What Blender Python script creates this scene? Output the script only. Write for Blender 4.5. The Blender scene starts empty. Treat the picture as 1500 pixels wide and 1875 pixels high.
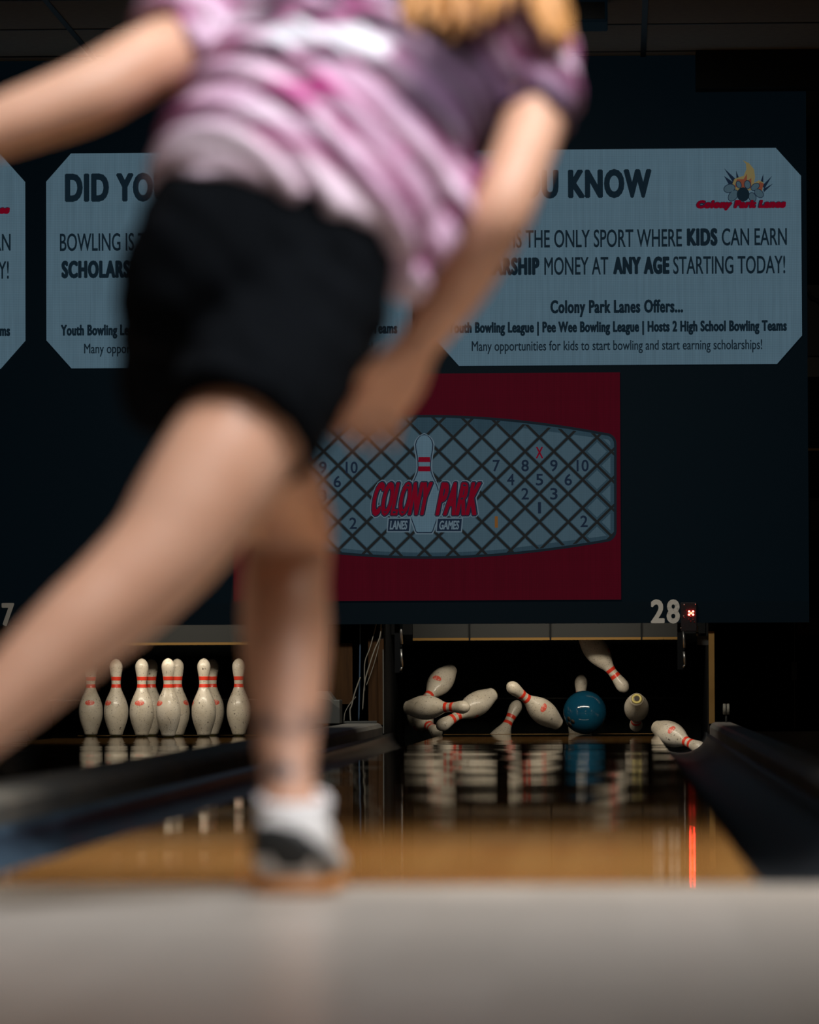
import bpy, bmesh, math, random
from mathutils import Vector, Matrix
from mathutils.geometry import interpolate_bezier
random.seed(7)
scene = bpy.context.scene
col = scene.collection

# ------------------------------------------------------------------ camera
F_PX = 9600.0                       # focal length in pixels of the 1500x1875 frame
CAM = Vector((0.35, -7.1, 0.275))   # low, just behind the approach
VPX, VPY, ROLL = 1135.0, 1243.0, math.radians(0.30)   # where the lane direction vanishes
_d = Vector((VPX - 750.0, -(VPY - 937.5), -F_PX)).normalized()
_u = Vector((-math.sin(ROLL), math.cos(ROLL), 0.0))
_u = (_u - _d * _u.dot(_d)).normalized()
_r = _d.cross(_u)
ROT = Matrix((_r, _d, _u))          # camera space -> world (x right, y along the lane, z up)

cam_data = bpy.data.cameras.new('camera')
cam = bpy.data.objects.new('camera', cam_data)
col.objects.link(cam)
cam_data.sensor_fit = 'HORIZONTAL'
cam_data.sensor_width = 24.0
cam_data.lens = F_PX * 24.0 / 1500.0
cam_data.clip_start, cam_data.clip_end = 0.1, 200
cam.matrix_world = Matrix.Translation(CAM) @ ROT.to_4x4()
cam_data.dof.use_dof = True
cam_data.dof.focus_distance = 25.6
cam_data.dof.aperture_fstop = 3.6
scene.camera = cam

def P(px, py, Y):
    """World point on the plane y = Y seen at a pixel of the photograph."""
    v = ROT @ Vector((px - 750.0, -(py - 937.5), -F_PX))
    return CAM + v * ((Y - CAM.y) / v.y)
def K(Y):                            # pixels per metre on the plane y = Y
    return F_PX / (Y - CAM.y)
def proj(p):
    c = ROT.transposed() @ (p - CAM)
    return 750 + c.x / -c.z * F_PX, 937.5 - c.y / -c.z * F_PX

# ------------------------------------------------------------------ view, world, lamps
vs = scene.view_settings
vs.view_transform = 'Standard'; vs.look = 'None'; vs.exposure = 0.0; vs.gamma = 1.0
vs.use_curve_mapping = False
world = bpy.data.worlds.new('hall'); scene.world = world
world.use_nodes = True
world.node_tree.nodes['Background'].inputs[0].default_value = (0.55, 0.75, 1.0, 1)
world.node_tree.nodes['Background'].inputs[1].default_value = 0.006

def area(name, loc, target, sx, sy, power, color, spread=180):
    l = bpy.data.lights.new(name, 'AREA'); l.shape = 'RECTANGLE'
    l.size, l.size_y, l.energy, l.color = sx, sy, power, color
    l.spread = math.radians(spread)
    o = bpy.data.objects.new(name, l); col.objects.link(o)
    o.location = loc
    o.rotation_euler = (Vector(target) - Vector(loc)).to_track_quat('-Z', 'Y').to_euler()
    return o
# ceiling lamps over approach and seating, with two added fill lights over the lanes
area('approach_ceiling_lamp', (0.85, -1.1, 3.15), (0.1, -0.55, 0.4), 1.4, 0.6, 58, (0.98, 0.98, 1.0), 110)
area('lane_start_fill', (0.0, 1.0, 3.15), (0.0, 1.0, 0.0), 2.4, 0.5, 40, (1.0, 0.90, 0.78), 75)  # unseen fill added to brighten the first boards of the lane
area('seating_ceiling_lamp', (2.4, -6.0, 3.15), (0.0, -1.5, 0.3), 1.2, 0.6, 38, (1.0, 0.72, 0.52))
area('lane_number_fill', (-0.6, 14.6, 3.15), (-0.4, 17.8, 0.6), 1.6, 0.3, 22, (1.0, 0.93, 0.82), 86)  # unseen fill added to lift the lane numbers and the screen wall
# pin lamps: short tubes right behind the front screens, facing the pin decks
PIN_Y = 18.02
for cx in (0.0, -1.84):
    area('pin_deck_lamp', (cx, PIN_Y, 0.66), (cx, 19.0, 0.10), 1.2, 0.06, 5.0, (1.0, 0.88, 0.71), 150)

# ------------------------------------------------------------------ helpers
def mat(name, color=(.5, .5, .5), rough=.5, metal=0.0, spec=.5, emit=None, estr=0.0, coat=0.0,
        noise=None, bump=None, sss=0.0):
    """noise = (scale, colour2, contrast lo, hi, stretch xyz); bump = (scale, strength, distance)"""
    m = bpy.data.materials.new(name); m.use_nodes = True
    nt = m.node_tree; b = nt.nodes['Principled BSDF']
    b.inputs['Base Color'].default_value = (*color, 1)
    b.inputs['Roughness'].default_value = rough
    b.inputs['Metallic'].default_value = metal
    b.inputs['Specular IOR Level'].default_value = spec
    b.inputs['Coat Weight'].default_value = coat
    b.inputs['Coat Roughness'].default_value = .08
    if sss:
        b.inputs['Subsurface Weight'].default_value = sss
        b.inputs['Subsurface Radius'].default_value = (.012, .005, .003)
        b.inputs['Subsurface Scale'].default_value = 1.0
    if emit:
        b.inputs['Emission Color'].default_value = (*emit, 1)
        b.inputs['Emission Strength'].default_value = estr
    tc = nt.nodes.new('ShaderNodeTexCoord')
    if noise:
        sc, c2, lo, hi = noise[:4]
        mp = nt.nodes.new('ShaderNodeMapping'); mp.inputs['Scale'].default_value = noise[4] if len(noise) > 4 else (1, 1, 1)
        nz = nt.nodes.new('ShaderNodeTexNoise'); nz.inputs['Scale'].default_value = sc; nz.inputs['Detail'].default_value = 5
        rp = nt.nodes.new('ShaderNodeValToRGB')
        rp.color_ramp.elements[0].position, rp.color_ramp.elements[1].position = lo, hi
        rp.color_ramp.elements[0].color, rp.color_ramp.elements[1].color = (*color, 1), (*c2, 1)
        nt.links.new(tc.outputs['Object'], mp.inputs[0]); nt.links.new(mp.outputs[0], nz.inputs[0])
        nt.links.new(nz.outputs['Fac'], rp.inputs[0]); nt.links.new(rp.outputs[0], b.inputs['Base Color'])
    if bump:
        nz = nt.nodes.new('ShaderNodeTexNoise'); nz.inputs['Scale'].default_value = bump[0]; nz.inputs['Detail'].default_value = 4
        bp = nt.nodes.new('ShaderNodeBump'); bp.inputs['Strength'].default_value = bump[1]; bp.inputs['Distance'].default_value = bump[2]
        nt.links.new(tc.outputs['Object'], nz.inputs[0]); nt.links.new(nz.outputs['Fac'], bp.inputs['Height'])
        nt.links.new(bp.outputs[0], b.inputs['Normal'])
    return m

def screen_mat(name, color, strength=1.0, var=0.10):
    """An LED wall: black base, emission broken by a fine pixel grid and faint uneven columns."""
    m = mat(name, (.0025, .003, .004), .8, spec=.02, emit=color, estr=strength)
    nt = m.node_tree; b = nt.nodes['Principled BSDF']
    tc = nt.nodes.new('ShaderNodeTexCoord')
    def wave(direction, scale):
        w = nt.nodes.new('ShaderNodeTexWave'); w.wave_type = 'BANDS'; w.bands_direction = direction
        w.inputs['Scale'].default_value = scale
        nt.links.new(tc.outputs['Object'], w.inputs[0]); return w.outputs['Fac']
    def math_(op, a, bv):
        n = nt.nodes.new('ShaderNodeMath'); n.operation = op
        for i, v in enumerate((a, bv)):
            if isinstance(v, (int, float)): n.inputs[i].default_value = v
            else: nt.links.new(v, n.inputs[i])
        return n.outputs[0]
    mp = nt.nodes.new('ShaderNodeMapping'); mp.inputs['Scale'].default_value = (60, 1, 3)
    nz = nt.nodes.new('ShaderNodeTexNoise'); nz.inputs['Scale'].default_value = 1.0; nz.inputs['Detail'].default_value = 3
    nt.links.new(tc.outputs['Object'], mp.inputs[0]); nt.links.new(mp.outputs[0], nz.inputs[0])
    g = math_('MULTIPLY', math_('ADD', wave('X', 38.0), wave('Z', 38.0)), var)
    g = math_('ADD', g, math_('MULTIPLY', nz.outputs['Fac'], var * 3))
    g = math_('ADD', g, 1.0 - var * 2.5)
    nt.links.new(math_('MULTIPLY', g, strength), b.inputs['Emission Strength'])
    return m

def link(name, me, m=None, parent=None, smooth=False):
    o = bpy.data.objects.new(name, me); col.objects.link(o)
    if m: me.materials.append(m)
    if smooth:
        for p in me.polygons: p.use_smooth = True
    if parent: o.parent = parent
    return o
def from_bm(name, bm, m=None, parent=None, smooth=False, bevel=0.0):
    bmesh.ops.recalc_face_normals(bm, faces=bm.faces)
    me = bpy.data.meshes.new(name); bm.to_mesh(me); bm.free()
    o = link(name, me, m, parent, smooth)
    if bevel:
        md = o.modifiers.new('bevel', 'BEVEL'); md.width = bevel; md.segments = 2; md.limit_method = 'ANGLE'
    return o
def tag(o, label=None, cat=None, group=None, kind=None):
    for k, v in (('label', label), ('category', cat), ('group', group), ('kind', kind)):
        if v: o[k] = v
    return o
def empty(name, loc, label, cat, group=None):
    o = bpy.data.objects.new(name, None); o.empty_display_size = .05; col.objects.link(o)
    o.location = loc
    return tag(o, label, cat, group)
def place(o, parent):
    """Parent a part whose mesh is in world coordinates: its mesh moves into the parent's space."""
    o.data.transform(Matrix.Translation(-Vector(parent.location)))
    o.parent = parent
    return o
def add_box(bm, lo, hi, rot=None):
    c = (Vector(lo) + Vector(hi)) / 2; s = Vector(hi) - Vector(lo)
    M = Matrix.Translation(c) @ (rot.to_4x4() if rot else Matrix()) @ Matrix.Diagonal((*s, 1))
    bmesh.ops.create_cube(bm, size=1, matrix=M)
def add_cyl(bm, a, b, r, seg=16, r2=None):
    a, b = Vector(a), Vector(b); d = b - a
    M = Matrix.Translation((a + b) / 2) @ d.to_track_quat('Z', 'Y').to_matrix().to_4x4()
    bmesh.ops.create_cone(bm, cap_ends=True, segments=seg, radius1=r, radius2=r if r2 is None else r2, depth=d.length, matrix=M)
def box(name, lo, hi, m, parent=None, bevel=0.0):
    bm = bmesh.new(); add_box(bm, lo, hi)
    o = from_bm(name, bm, m, None, False, bevel)
    if parent: place(o, parent)
    return o
def add_poly(bm, pts, y0, y1=None):
    """Flat outline in the XZ plane (points are (x, z)); thickened from y0 to y1 when given."""
    vs_ = [bm.verts.new((x, y0, z)) for x, z in pts]
    f = bm.faces.new(vs_)
    if y1 is not None:
        r = bmesh.ops.extrude_face_region(bm, geom=[f])
        bmesh.ops.translate(bm, vec=(0, y1 - y0, 0), verts=[v for v in r['geom'] if isinstance(v, bmesh.types.BMVert)])
def cable(name, pts, r, m, parent=None, seg=8, step=8):
    """A smooth tube along points."""
    pts = [Vector(p) for p in pts]; path = []
    ext = [pts[0]] + pts + [pts[-1]]
    for i in range(1, len(ext) - 2):
        for k in range(step):
            t = k / step; a, b_, c, d = ext[i - 1:i + 3]
            path.append(.5 * ((2 * b_) + (c - a) * t + (2 * a - 5 * b_ + 4 * c - d) * t * t + (3 * b_ - a - 3 * c + d) * t ** 3))
    path.append(pts[-1])
    bm = bmesh.new(); rings = []
    for i, p in enumerate(path):
        T = (path[min(i + 1, len(path) - 1)] - path[max(i - 1, 0)]).normalized()
        s = T.cross(Vector((0, 1, 0)))
        s = s.normalized() if s.length > 1e-3 else Vector((1, 0, 0))
        n = s.cross(T)
        rings.append([bm.verts.new(p + (s * math.cos(a) + n * math.sin(a)) * r) for a in [2 * math.pi * j / seg for j in range(seg)]])
    for a, b_ in zip(rings, rings[1:]):
        for j in range(seg): bm.faces.new((a[j], a[(j + 1) % seg], b_[(j + 1) % seg], b_[j]))
    bm.faces.new(rings[0]); bm.faces.new(rings[-1])
    o = from_bm(name, bm, m, None, True)
    if parent: place(o, parent)
    return o

# ------------------------------------------------------------------ materials
M = {}
def wood_mat(name, c1, c2, board, rough, spec=.5, bump=0.0, base_noise=2.0):
    """Narrow boards running along Y with grain."""
    m = mat(name, c1, rough, spec=spec)
    nt = m.node_tree; b = nt.nodes['Principled BSDF']
    tc = nt.nodes.new('ShaderNodeTexCoord'); sp = nt.nodes.new('ShaderNodeSeparateXYZ')
    nt.links.new(tc.outputs['Object'], sp.inputs[0])
    def mt(op, a, bv=0.0):
        n = nt.nodes.new('ShaderNodeMath'); n.operation = op
        for i, v in enumerate((a, bv)):
            if isinstance(v, (int, float)): n.inputs[i].default_value = v
            else: nt.links.new(v, n.inputs[i])
        return n.outputs[0]
    idx = mt('FLOOR', mt('DIVIDE', sp.outputs[0], board))
    off = mt('MULTIPLY', idx, 0.37)
    idy = mt('FLOOR', mt('ADD', mt('DIVIDE', sp.outputs[1], 1.6), off))
    cmb = nt.nodes.new('ShaderNodeCombineXYZ'); nt.links.new(idx, cmb.inputs[0]); nt.links.new(idy, cmb.inputs[1])
    wn = nt.nodes.new('ShaderNodeTexWhiteNoise'); nt.links.new(cmb.outputs[0], wn.inputs[0])
    mp = nt.nodes.new('ShaderNodeMapping'); mp.inputs['Scale'].default_value = (60, base_noise, 1)
    nz = nt.nodes.new('ShaderNodeTexNoise'); nz.inputs['Scale'].default_value = 1; nz.inputs['Detail'].default_value = 6
    nt.links.new(tc.outputs['Object'], mp.inputs[0]); nt.links.new(mp.outputs[0], nz.inputs[0])
    f = mt('ADD', mt('MULTIPLY', wn.outputs[0], .6), mt('MULTIPLY', nz.outputs['Fac'], .5))
    rp = nt.nodes.new('ShaderNodeValToRGB')
    rp.color_ramp.elements[0].color, rp.color_ramp.elements[1].color = (*c1, 1), (*c2, 1)
    nt.links.new(f, rp.inputs[0]); nt.links.new(rp.outputs[0], b.inputs['Base Color'])
    return m
M['approach'] = wood_mat('approach_laminate', (.31, .275, .235), (.41, .37, .325), .12, .30, .35)
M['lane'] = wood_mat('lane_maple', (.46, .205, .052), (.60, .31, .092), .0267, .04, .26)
M['deck'] = wood_mat('pin_deck_shaded', (.006, .005, .003), (.010, .008, .005), .0267, .04, .35)  # lane boards painted near black to cancel the pin lamp's light
M['foul'] = mat('foul_line_black', (.02, .02, .022), .3)
M['gutter'] = mat('gutter_dark', (.010, .014, .02), .5, spec=.5, bump=(40, .15, .004))
M['gutter_art'] = mat('gutter_graphic', (.012, .022, .05), .3, spec=.4)
def _art(m):
    nt = m.node_tree; b = nt.nodes['Principled BSDF']
    tc = nt.nodes.new('ShaderNodeTexCoord')
    mp = nt.nodes.new('ShaderNodeMapping'); mp.inputs['Scale'].default_value = (2.2, 0.55, 3)
    nz = nt.nodes.new('ShaderNodeTexNoise'); nz.inputs['Scale'].default_value = 1.6; nz.inputs['Detail'].default_value = 3
    rp = nt.nodes.new('ShaderNodeValToRGB'); cr = rp.color_ramp
    cr.elements[0].position, cr.elements[0].color = .36, (.11, .012, .02, 1)
    cr.elements[1].position, cr.elements[1].color = .43, (.02, .03, .05, 1)
    for p_, c_ in ((.5, (.03, .05, .08, 1)), (.57, (.07, .12, .19, 1)), (.66, (.045, .08, .125, 1)), (.72, (.02, .03, .06, 1))):
        e = cr.elements.new(p_); e.color = c_
    nt.links.new(tc.outputs['Object'], mp.inputs[0]); nt.links.new(mp.outputs[0], nz.inputs[0])
    nt.links.new(nz.outputs['Fac'], rp.inputs[0])
    # the graphic fades into an even dark tone further along the gutter
    sp = nt.nodes.new('ShaderNodeSeparateXYZ'); nt.links.new(tc.outputs['Object'], sp.inputs[0])
    mr = nt.nodes.new('ShaderNodeMapRange'); mr.inputs['From Min'].default_value = 5.5; mr.inputs['From Max'].default_value = 7.5
    nt.links.new(sp.outputs[1], mr.inputs[0])
    mx = nt.nodes.new('ShaderNodeMix'); mx.data_type = 'RGBA'; mx.inputs[7].default_value = (.008, .011, .015, 1)
    nt.links.new(mr.outputs[0], mx.inputs[0]); nt.links.new(rp.outputs[0], mx.inputs[6]); nt.links.new(mx.outputs[2], b.inputs['Base Color'])
_art(M['gutter_art'])
M['cap'] = mat('divider_grey', (.21, .215, .20), .5, spec=.3, noise=(9, (.32, .30, .26), .35, .7, (1, .3, 1)), bump=(60, .25, .004))
M['black'] = mat('matt_black', (.004, .005, .006), .7, spec=.1)
M['mask'] = mat('mask_black', (.0011, .0036, .0060), .6, spec=.04, emit=(.0007, .0021, .0033), estr=1.0)  # faint glow added where lamp light leaves the wall too dark
M['mask_low'] = mat('mask_navy', (.0015, .0038, .0065), .6, spec=.04, emit=(.0007, .0018, .0026), estr=1.0)  # the lower band carries the same added glow
M['curtain'] = mat('pit_curtain', (.012, .016, .017), .8, spec=.2, noise=(30, (.02, .024, .023), .4, .7), bump=(90, .4, .01))
M['ceiling'] = mat('ceiling_tile', (.34, .335, .29), .9, spec=.1, noise=(25, (.30, .295, .27), .4, .7))
M['tbar'] = mat('ceiling_grid_black', (.01, .012, .015), .6)
M['dark_wall'] = mat('wall_dark', (.012, .014, .016), .8, spec=.2)
M['grey_metal'] = mat('grey_painted_metal', (.075, .08, .078), .5, spec=.25)
M['guard'] = mat('guard_grey', (.015, .017, .017), .6, spec=.2)
M['guard_strip'] = mat('guard_yellow', (.17, .095, .02), .6, spec=.2)
M['gold_wood'] = mat('yellow_wood', (.24, .135, .038), .55, spec=.2, noise=(6, (.32, .19, .06), .3, .7, (1, 1, 1)))
M['brown_wood'] = mat('brown_plywood', (.035, .015, .004), .6, spec=.15, noise=(7, (.065, .03, .009), .35, .7, (8, 8, .6)))
M['hood'] = mat('grey_hood', (.11, .115, .105), .55)
M['steel'] = mat('worn_steel', (.45, .45, .43), .35, metal=.9)
M['cord'] = mat('pale_cord', (.26, .25, .21), .6)
M['cord_dark'] = mat('dark_cord', (.05, .055, .06), .5)
M['cord_blue'] = mat('blue_cord', (.05, .09, .15), .5)
M['white_paint'] = mat('number_white', (.52, .52, .49), .6)
M['case'] = mat('circuit_case', (.012, .011, .013), .5, spec=.2, noise=(160, (.04, .02, .025), .55, .75))
M['led'] = mat('red_led', (.2, .0, .0), .4, emit=(1.0, .03, .02), estr=60)
M['led_core'] = mat('red_led_centre', (.2, .0, .0), .4, emit=(1.0, .12, .03), estr=30)
M['led_dim'] = mat('unlit_red_led', (.10, .004, .008), .3)
M['scr_white'] = screen_mat('screen_pale', (.058, .101, .132), 1.0, .12)
M['scr_red'] = screen_mat('screen_red', (.038, .0006, .0040), 1.0)
M['scr_fence'] = screen_mat('screen_fence_blue', (.017, .036, .050), 1.0)
M['scr_lite'] = screen_mat('screen_fence_light', (.035, .063, .082), 1.0, .06)
M['scr_ink'] = mat('screen_ink', (.002, .002, .002), .8, spec=.02, emit=(.004, .010, .016), estr=1.0)
M['scr_rope'] = mat('screen_rope', (.002, .002, .002), .8, spec=.02, emit=(.0085, .0095, .010), estr=1.0)
M['scr_letter'] = mat('screen_letter_red', (.002, .002, .002), .8, spec=.02, emit=(.105, .001, .008), estr=1.0)
M['scr_navy'] = mat('screen_navy', (.002, .002, .002), .8, spec=.02, emit=(.006, .012, .024), estr=1.0)
M['scr_edge'] = mat('screen_pale_edge', (.002, .002, .002), .8, spec=.02, emit=(.075, .11, .135), estr=1.0)
M['scr_orange'] = mat('screen_orange', (.002, .002, .002), .8, spec=.02, emit=(.12, .05, .012), estr=1.0)
M['scr_flame'] = mat('screen_flame_yellow', (.002, .002, .002), .8, spec=.02, emit=(.13, .105, .045), estr=1.0)
M['scr_flame_red'] = mat('screen_flame_red', (.002, .002, .002), .8, spec=.02, emit=(.12, .035, .02), estr=1.0)

# ------------------------------------------------------------------ setting
LX2 = -1.84                       # centre of the neighbouring lane (lane 28 is at x = 0)
HALF, GUT = 0.533, 0.235          # half a lane, one gutter
FOUL, DECK_END = -0.07, 19.20
MASK_Y = 17.80
def S(o): o['kind'] = 'structure'; return o
S(box('floor', (-6, -12, -.06), (6, FOUL - .02, 0), M['approach']))
S(box('trim_1', (-6, FOUL - .02, -.06), (6, FOUL, .0006), M['foul']))
S(box('floor_machine', (-7, FOUL, -.60), (6, 24, -.30), M['dark_wall']))
CEIL = 3.24
S(box('ceiling', (-7, -12, CEIL), (6, 24, CEIL + .08), M['ceiling']))
bm = bmesh.new()
for k in range(-3, 5):            # long runners of the ceiling grid
    x = CAM.x + .127 + (k - 0) * 1.305
    add_box(bm, (x - .013, 4, CEIL - .006), (x + .013, 24, CEIL + .01))
for k in range(0, 19):            # cross bars
    y = 17.62 - k * 1.03
    add_box(bm, (-7, y - .010, CEIL - .004), (6, y + .010, CEIL + .01))
S(from_bm('trim_2', bm, M['tbar']))
S(box('wall_back', (-7, 23.6, -.3), (6, 23.8, CEIL), M['dark_wall']))
S(box('wall_left', (-7, -12, -.3), (-6.9, 23.6, CEIL), M['dark_wall']))
S(box('wall_right', (4.2, -12, -.3), (4.3, 23.6, CEIL), M['dark_wall']))

# lanes
def lane_z(y):
    e = min(1.0, max(0.0, (18.0 - y) / 3.0))
    return e * (.0007 * math.sin(2 * math.pi * y / 2.1 + .9) + .00028 * math.sin(2 * math.pi * y / .83 + 2.0)
                + .00009 * math.sin(2 * math.pi * y / .37))
def build_lane(cx, label):
    root = empty('bowling_lane', (cx, 0, 0), label, 'bowling lane', 'bowling lanes')
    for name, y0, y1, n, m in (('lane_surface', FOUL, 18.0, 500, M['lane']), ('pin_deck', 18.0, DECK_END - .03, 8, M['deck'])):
        bm = bmesh.new(); rows = []
        for i in range(n + 1):
            y = y0 + (y1 - y0) * i / n
            z = lane_z(y)
            rows.append([bm.verts.new((cx + sx * HALF, y, z + dz)) for sx, dz in ((-1, -.05), (-1, 0), (1, 0), (1, -.05))])
        for a, b_ in zip(rows, rows[1:]):
            for j in range(3): bm.faces.new((a[j], a[j + 1], b_[j + 1], b_[j]))
        me = bpy.data.meshes.new(name)
        bmesh.ops.recalc_face_normals(bm, faces=bm.faces)
        for f in bm.faces: f.smooth = abs(f.normal.z) > .5
        for e in bm.edges:
            if len(e.link_faces) == 2 and e.link_faces[0].normal.angle(e.link_faces[1].normal) > .5: e.smooth = False
        bm.to_mesh(me); bm.free()
        place(link(name, me, m), root)
    box('tail_plank', (cx - HALF, DECK_END - .03, -.05), (cx + HALF, DECK_END, .0012), M['gold_wood'], root)
    return root
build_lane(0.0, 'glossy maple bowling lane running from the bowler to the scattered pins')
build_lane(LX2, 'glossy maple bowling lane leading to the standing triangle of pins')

def build_gutter(x_in, x_out, z_out, label, m):
    """Rounded channel from the lane edge x_in to the divider side x_out."""
    bm = bmesh.new(); prof = []
    n = 14
    for i in range(n + 1):
        t = i / n; a = math.pi * t
        x = x_in + (x_out - x_in) * (1 - math.cos(a)) / 2
        z = -.012 * (1 - t) + z_out * t - .085 * math.sin(a)
        prof.append((x, z))
    ys = [FOUL, 2, 5, 8, 11, 14, 17, 18.3, 19.0]
    rows = []
    for y in ys:
        rows.append([bm.verts.new((x, y, z)) for x, z in prof] + [bm.verts.new((x, y, z - .008)) for x, z in reversed(prof)])
    for a, b_ in zip(rows, rows[1:]):
        k = len(a)
        for j in range(k): bm.faces.new((a[j], a[(j + 1) % k], b_[(j + 1) % k], b_[j]))
    bm.faces.new(rows[0]); bm.faces.new(rows[-1])
    o = from_bm('gutter', bm, m, None, True)
    return tag(o, label, 'gutter')
G = GUT
build_gutter(HALF + .003, HALF + G, .015, 'dark rounded gutter with a toppled pin lying in its far end', M['gutter'])
build_gutter(-HALF - .003, -HALF - G, .015, 'gutter with a blue and red cosmic graphic beside the standing foot', M['gutter_art'])
build_gutter(LX2 + HALF + .003, LX2 + HALF + G, .015, 'dark gutter behind the grey divider next to the standing pins', M['gutter'])
build_gutter(LX2 - HALF - .003, LX2 - HALF - G, .03, 'dark gutter on the far side of the lane with standing pins', M['gutter'])

def build_divider(x0, x1, y1, label):
    root = empty('lane_divider', ((x0 + x1) / 2, FOUL, 0), label, 'lane divider', 'grey lane dividers')
    bm = bmesh.new()
    prof = [(x0, .0), (x0, .050), (x0 + .010, .066), (x0 + .026, .072), (x1 - .026, .072), (x1 - .010, .066), (x1, .050), (x1, .0)]
    a = [bm.verts.new((x, FOUL, z)) for x, z in prof]; b_ = [bm.verts.new((x, y1, z)) for x, z in prof]
    for j in range(len(prof)): bm.faces.new((a[j], a[(j + 1) % 8], b_[(j + 1) % 8], b_[j]))
    bm.faces.new(a); bm.faces.new(b_)
    place(from_bm('cap', bm, M['cap']), root)
    box('side_panel', (x0 + .004, FOUL, -.30), (x1 - .004, y1, 0), M['black'], root)
    return root
build_divider(-HALF - G - .18, -HALF - G, 17.6, 'low grey divider between the two lanes passing behind the bowler\'s legs')
build_divider(HALF + G, HALF + G + .12, 17.4, 'low dusty grey divider leading to the small white roller post')

S(box('floor_between', (LX2 + HALF + G + .003, FOUL, -.30), (-HALF - G - .183, 17.6, -.012), M['black']))
# ---------------------------------------------------------------- front wall of screens over the pins
MZ = lambda py, px=1100: P(px, py, MASK_Y).z
mask_right = P(1480, 800, MASK_Y).x
root = empty('masking_wall', (-2.5, MASK_Y + .02, .54), 'black wall of screens hanging above both pin decks', 'masking wall')
Z_LOW, Z_BAND = MZ(1141), MZ(1102)
box('panel', (-6.8, MASK_Y, Z_BAND), (mask_right, MASK_Y + .08, CEIL), M['mask'], root)
box('lower_band', (-6.8, MASK_Y - .004, Z_LOW), (mask_right + .0, MASK_Y + .08, Z_BAND), M['mask_low'], root)

# ---- flat lettering and marks (built as thin meshes lying on their screen)
_fontcache = {}
def text_mesh(s, x0, x1, z0, z1, y, bold=0.0, shear=0.0, space=1.0):
    """Mesh of a line of writing fitted between x0..x1, baseline z0 and cap height z1 (asc = text whose height sets the scale)."""
    def curve(body):
        cu = bpy.data.curves.new('t', 'FONT'); cu.body = body; cu.size = 1.0; cu.space_character = space; cu.resolution_u = 3
        return cu
    def extent(cu):
        o = bpy.data.objects.new('t', cu); col.objects.link(o)
        bpy.context.view_layer.update()
        me = bpy.data.meshes.new_from_object(o.evaluated_get(bpy.context.evaluated_depsgraph_get()))
        xs = [v.co.x for v in me.vertices]; ys = [v.co.y for v in me.vertices]
        r = (min(xs), max(xs), min(ys), max(ys)); bpy.data.meshes.remove(me)
        return o, r
    oh, rh = extent(curve('H')); bpy.data.objects.remove(oh)
    cu = curve(s); o, r = extent(cu)
    b = bold
    sx = (x1 - x0 - 2 * b) / (r[1] - r[0]); sz = (z1 - z0 - 2 * b) / rh[3]
    bpy.ops.object.select_all(action='DESELECT')
    o.select_set(True); bpy.context.view_layer.objects.active = o
    bpy.ops.object.convert(target='CURVE')
    loops = []
    for sp in o.data.splines:
        pts = []
        if sp.type == 'BEZIER':
            bp = sp.bezier_points; n = len(bp)
            for i in range(n):
                p, q = bp[i], bp[(i + 1) % n]
                seg = interpolate_bezier(p.co, p.handle_right, q.handle_left, q.co, 5)
                straight = (p.handle_right - p.co).cross(q.co - p.co).length < 1e-5 and (q.handle_left - q.co).cross(q.co - p.co).length < 1e-5
                pts += [seg[0]] if straight else list(seg[:-1])
        else:
            pts = [p.co.to_3d() for p in sp.points]
        pts = [((p.x - r[0]) * sx + b, p.y * sz + b) for p in pts]
        lo = []
        for p in pts:
            if not lo or math.hypot(p[0] - lo[-1][0], p[1] - lo[-1][1]) > 1e-4: lo.append(p)
        if len(lo) > 1 and math.hypot(lo[0][0] - lo[-1][0], lo[0][1] - lo[-1][1]) < 1e-4: lo.pop()
        if len(lo) > 2: loops.append(lo)
    bpy.data.objects.remove(o)
    cu = bpy.data.curves.new('t', 'CURVE'); cu.dimensions = '2D'; cu.fill_mode = 'FRONT'
    for lo in loops:
        sp = cu.splines.new('POLY'); sp.points.add(len(lo) - 1); sp.use_cyclic_u = True
        for q, p in zip(sp.points, lo): q.co = (p[0], p[1], 0, 1)
    o = bpy.data.objects.new('t', cu); col.objects.link(o)
    bpy.context.view_layer.update()
    me = bpy.data.meshes.new_from_object(o.evaluated_get(bpy.context.evaluated_depsgraph_get()))
    bpy.data.objects.remove(o)
    bm = bmesh.new(); bm.from_mesh(me)
    lift = .0002
    if b > 0:                        # weight: a stroke of width 2b along every outline
        for lo in loops:
            for p, q in zip(lo, lo[1:] + lo[:1]):
                d = Vector((q[0] - p[0], q[1] - p[1]))
                if d.length < 1e-6: continue
                d.normalize(); nx, ny = -d.y * b, d.x * b; ex, ey = d.x * b * .4, d.y * b * .4
                f = [(p[0] - ex + nx, p[1] - ey + ny), (p[0] - ex - b * d.x * .45, p[1] - ey - b * d.y * .45), (p[0] - ex - nx, p[1] - ey - ny),
                     (q[0] + ex - nx, q[1] + ey - ny), (q[0] + ex + b * d.x * .45, q[1] + ey + b * d.y * .45), (q[0] + ex + nx, q[1] + ey + ny)]
                lift += min(4e-6, .0002 / sum(map(len, loops))); bm.faces.new([bm.verts.new((x, z, lift)) for x, z in f])
    for v in bm.verts: v.co.x += shear * v.co.y
    bm.to_mesh(me); bm.free()
    for v in me.vertices:
        v.co = (x0 + v.co.x, y - v.co.z, z0 + v.co.y)
    return me
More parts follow.
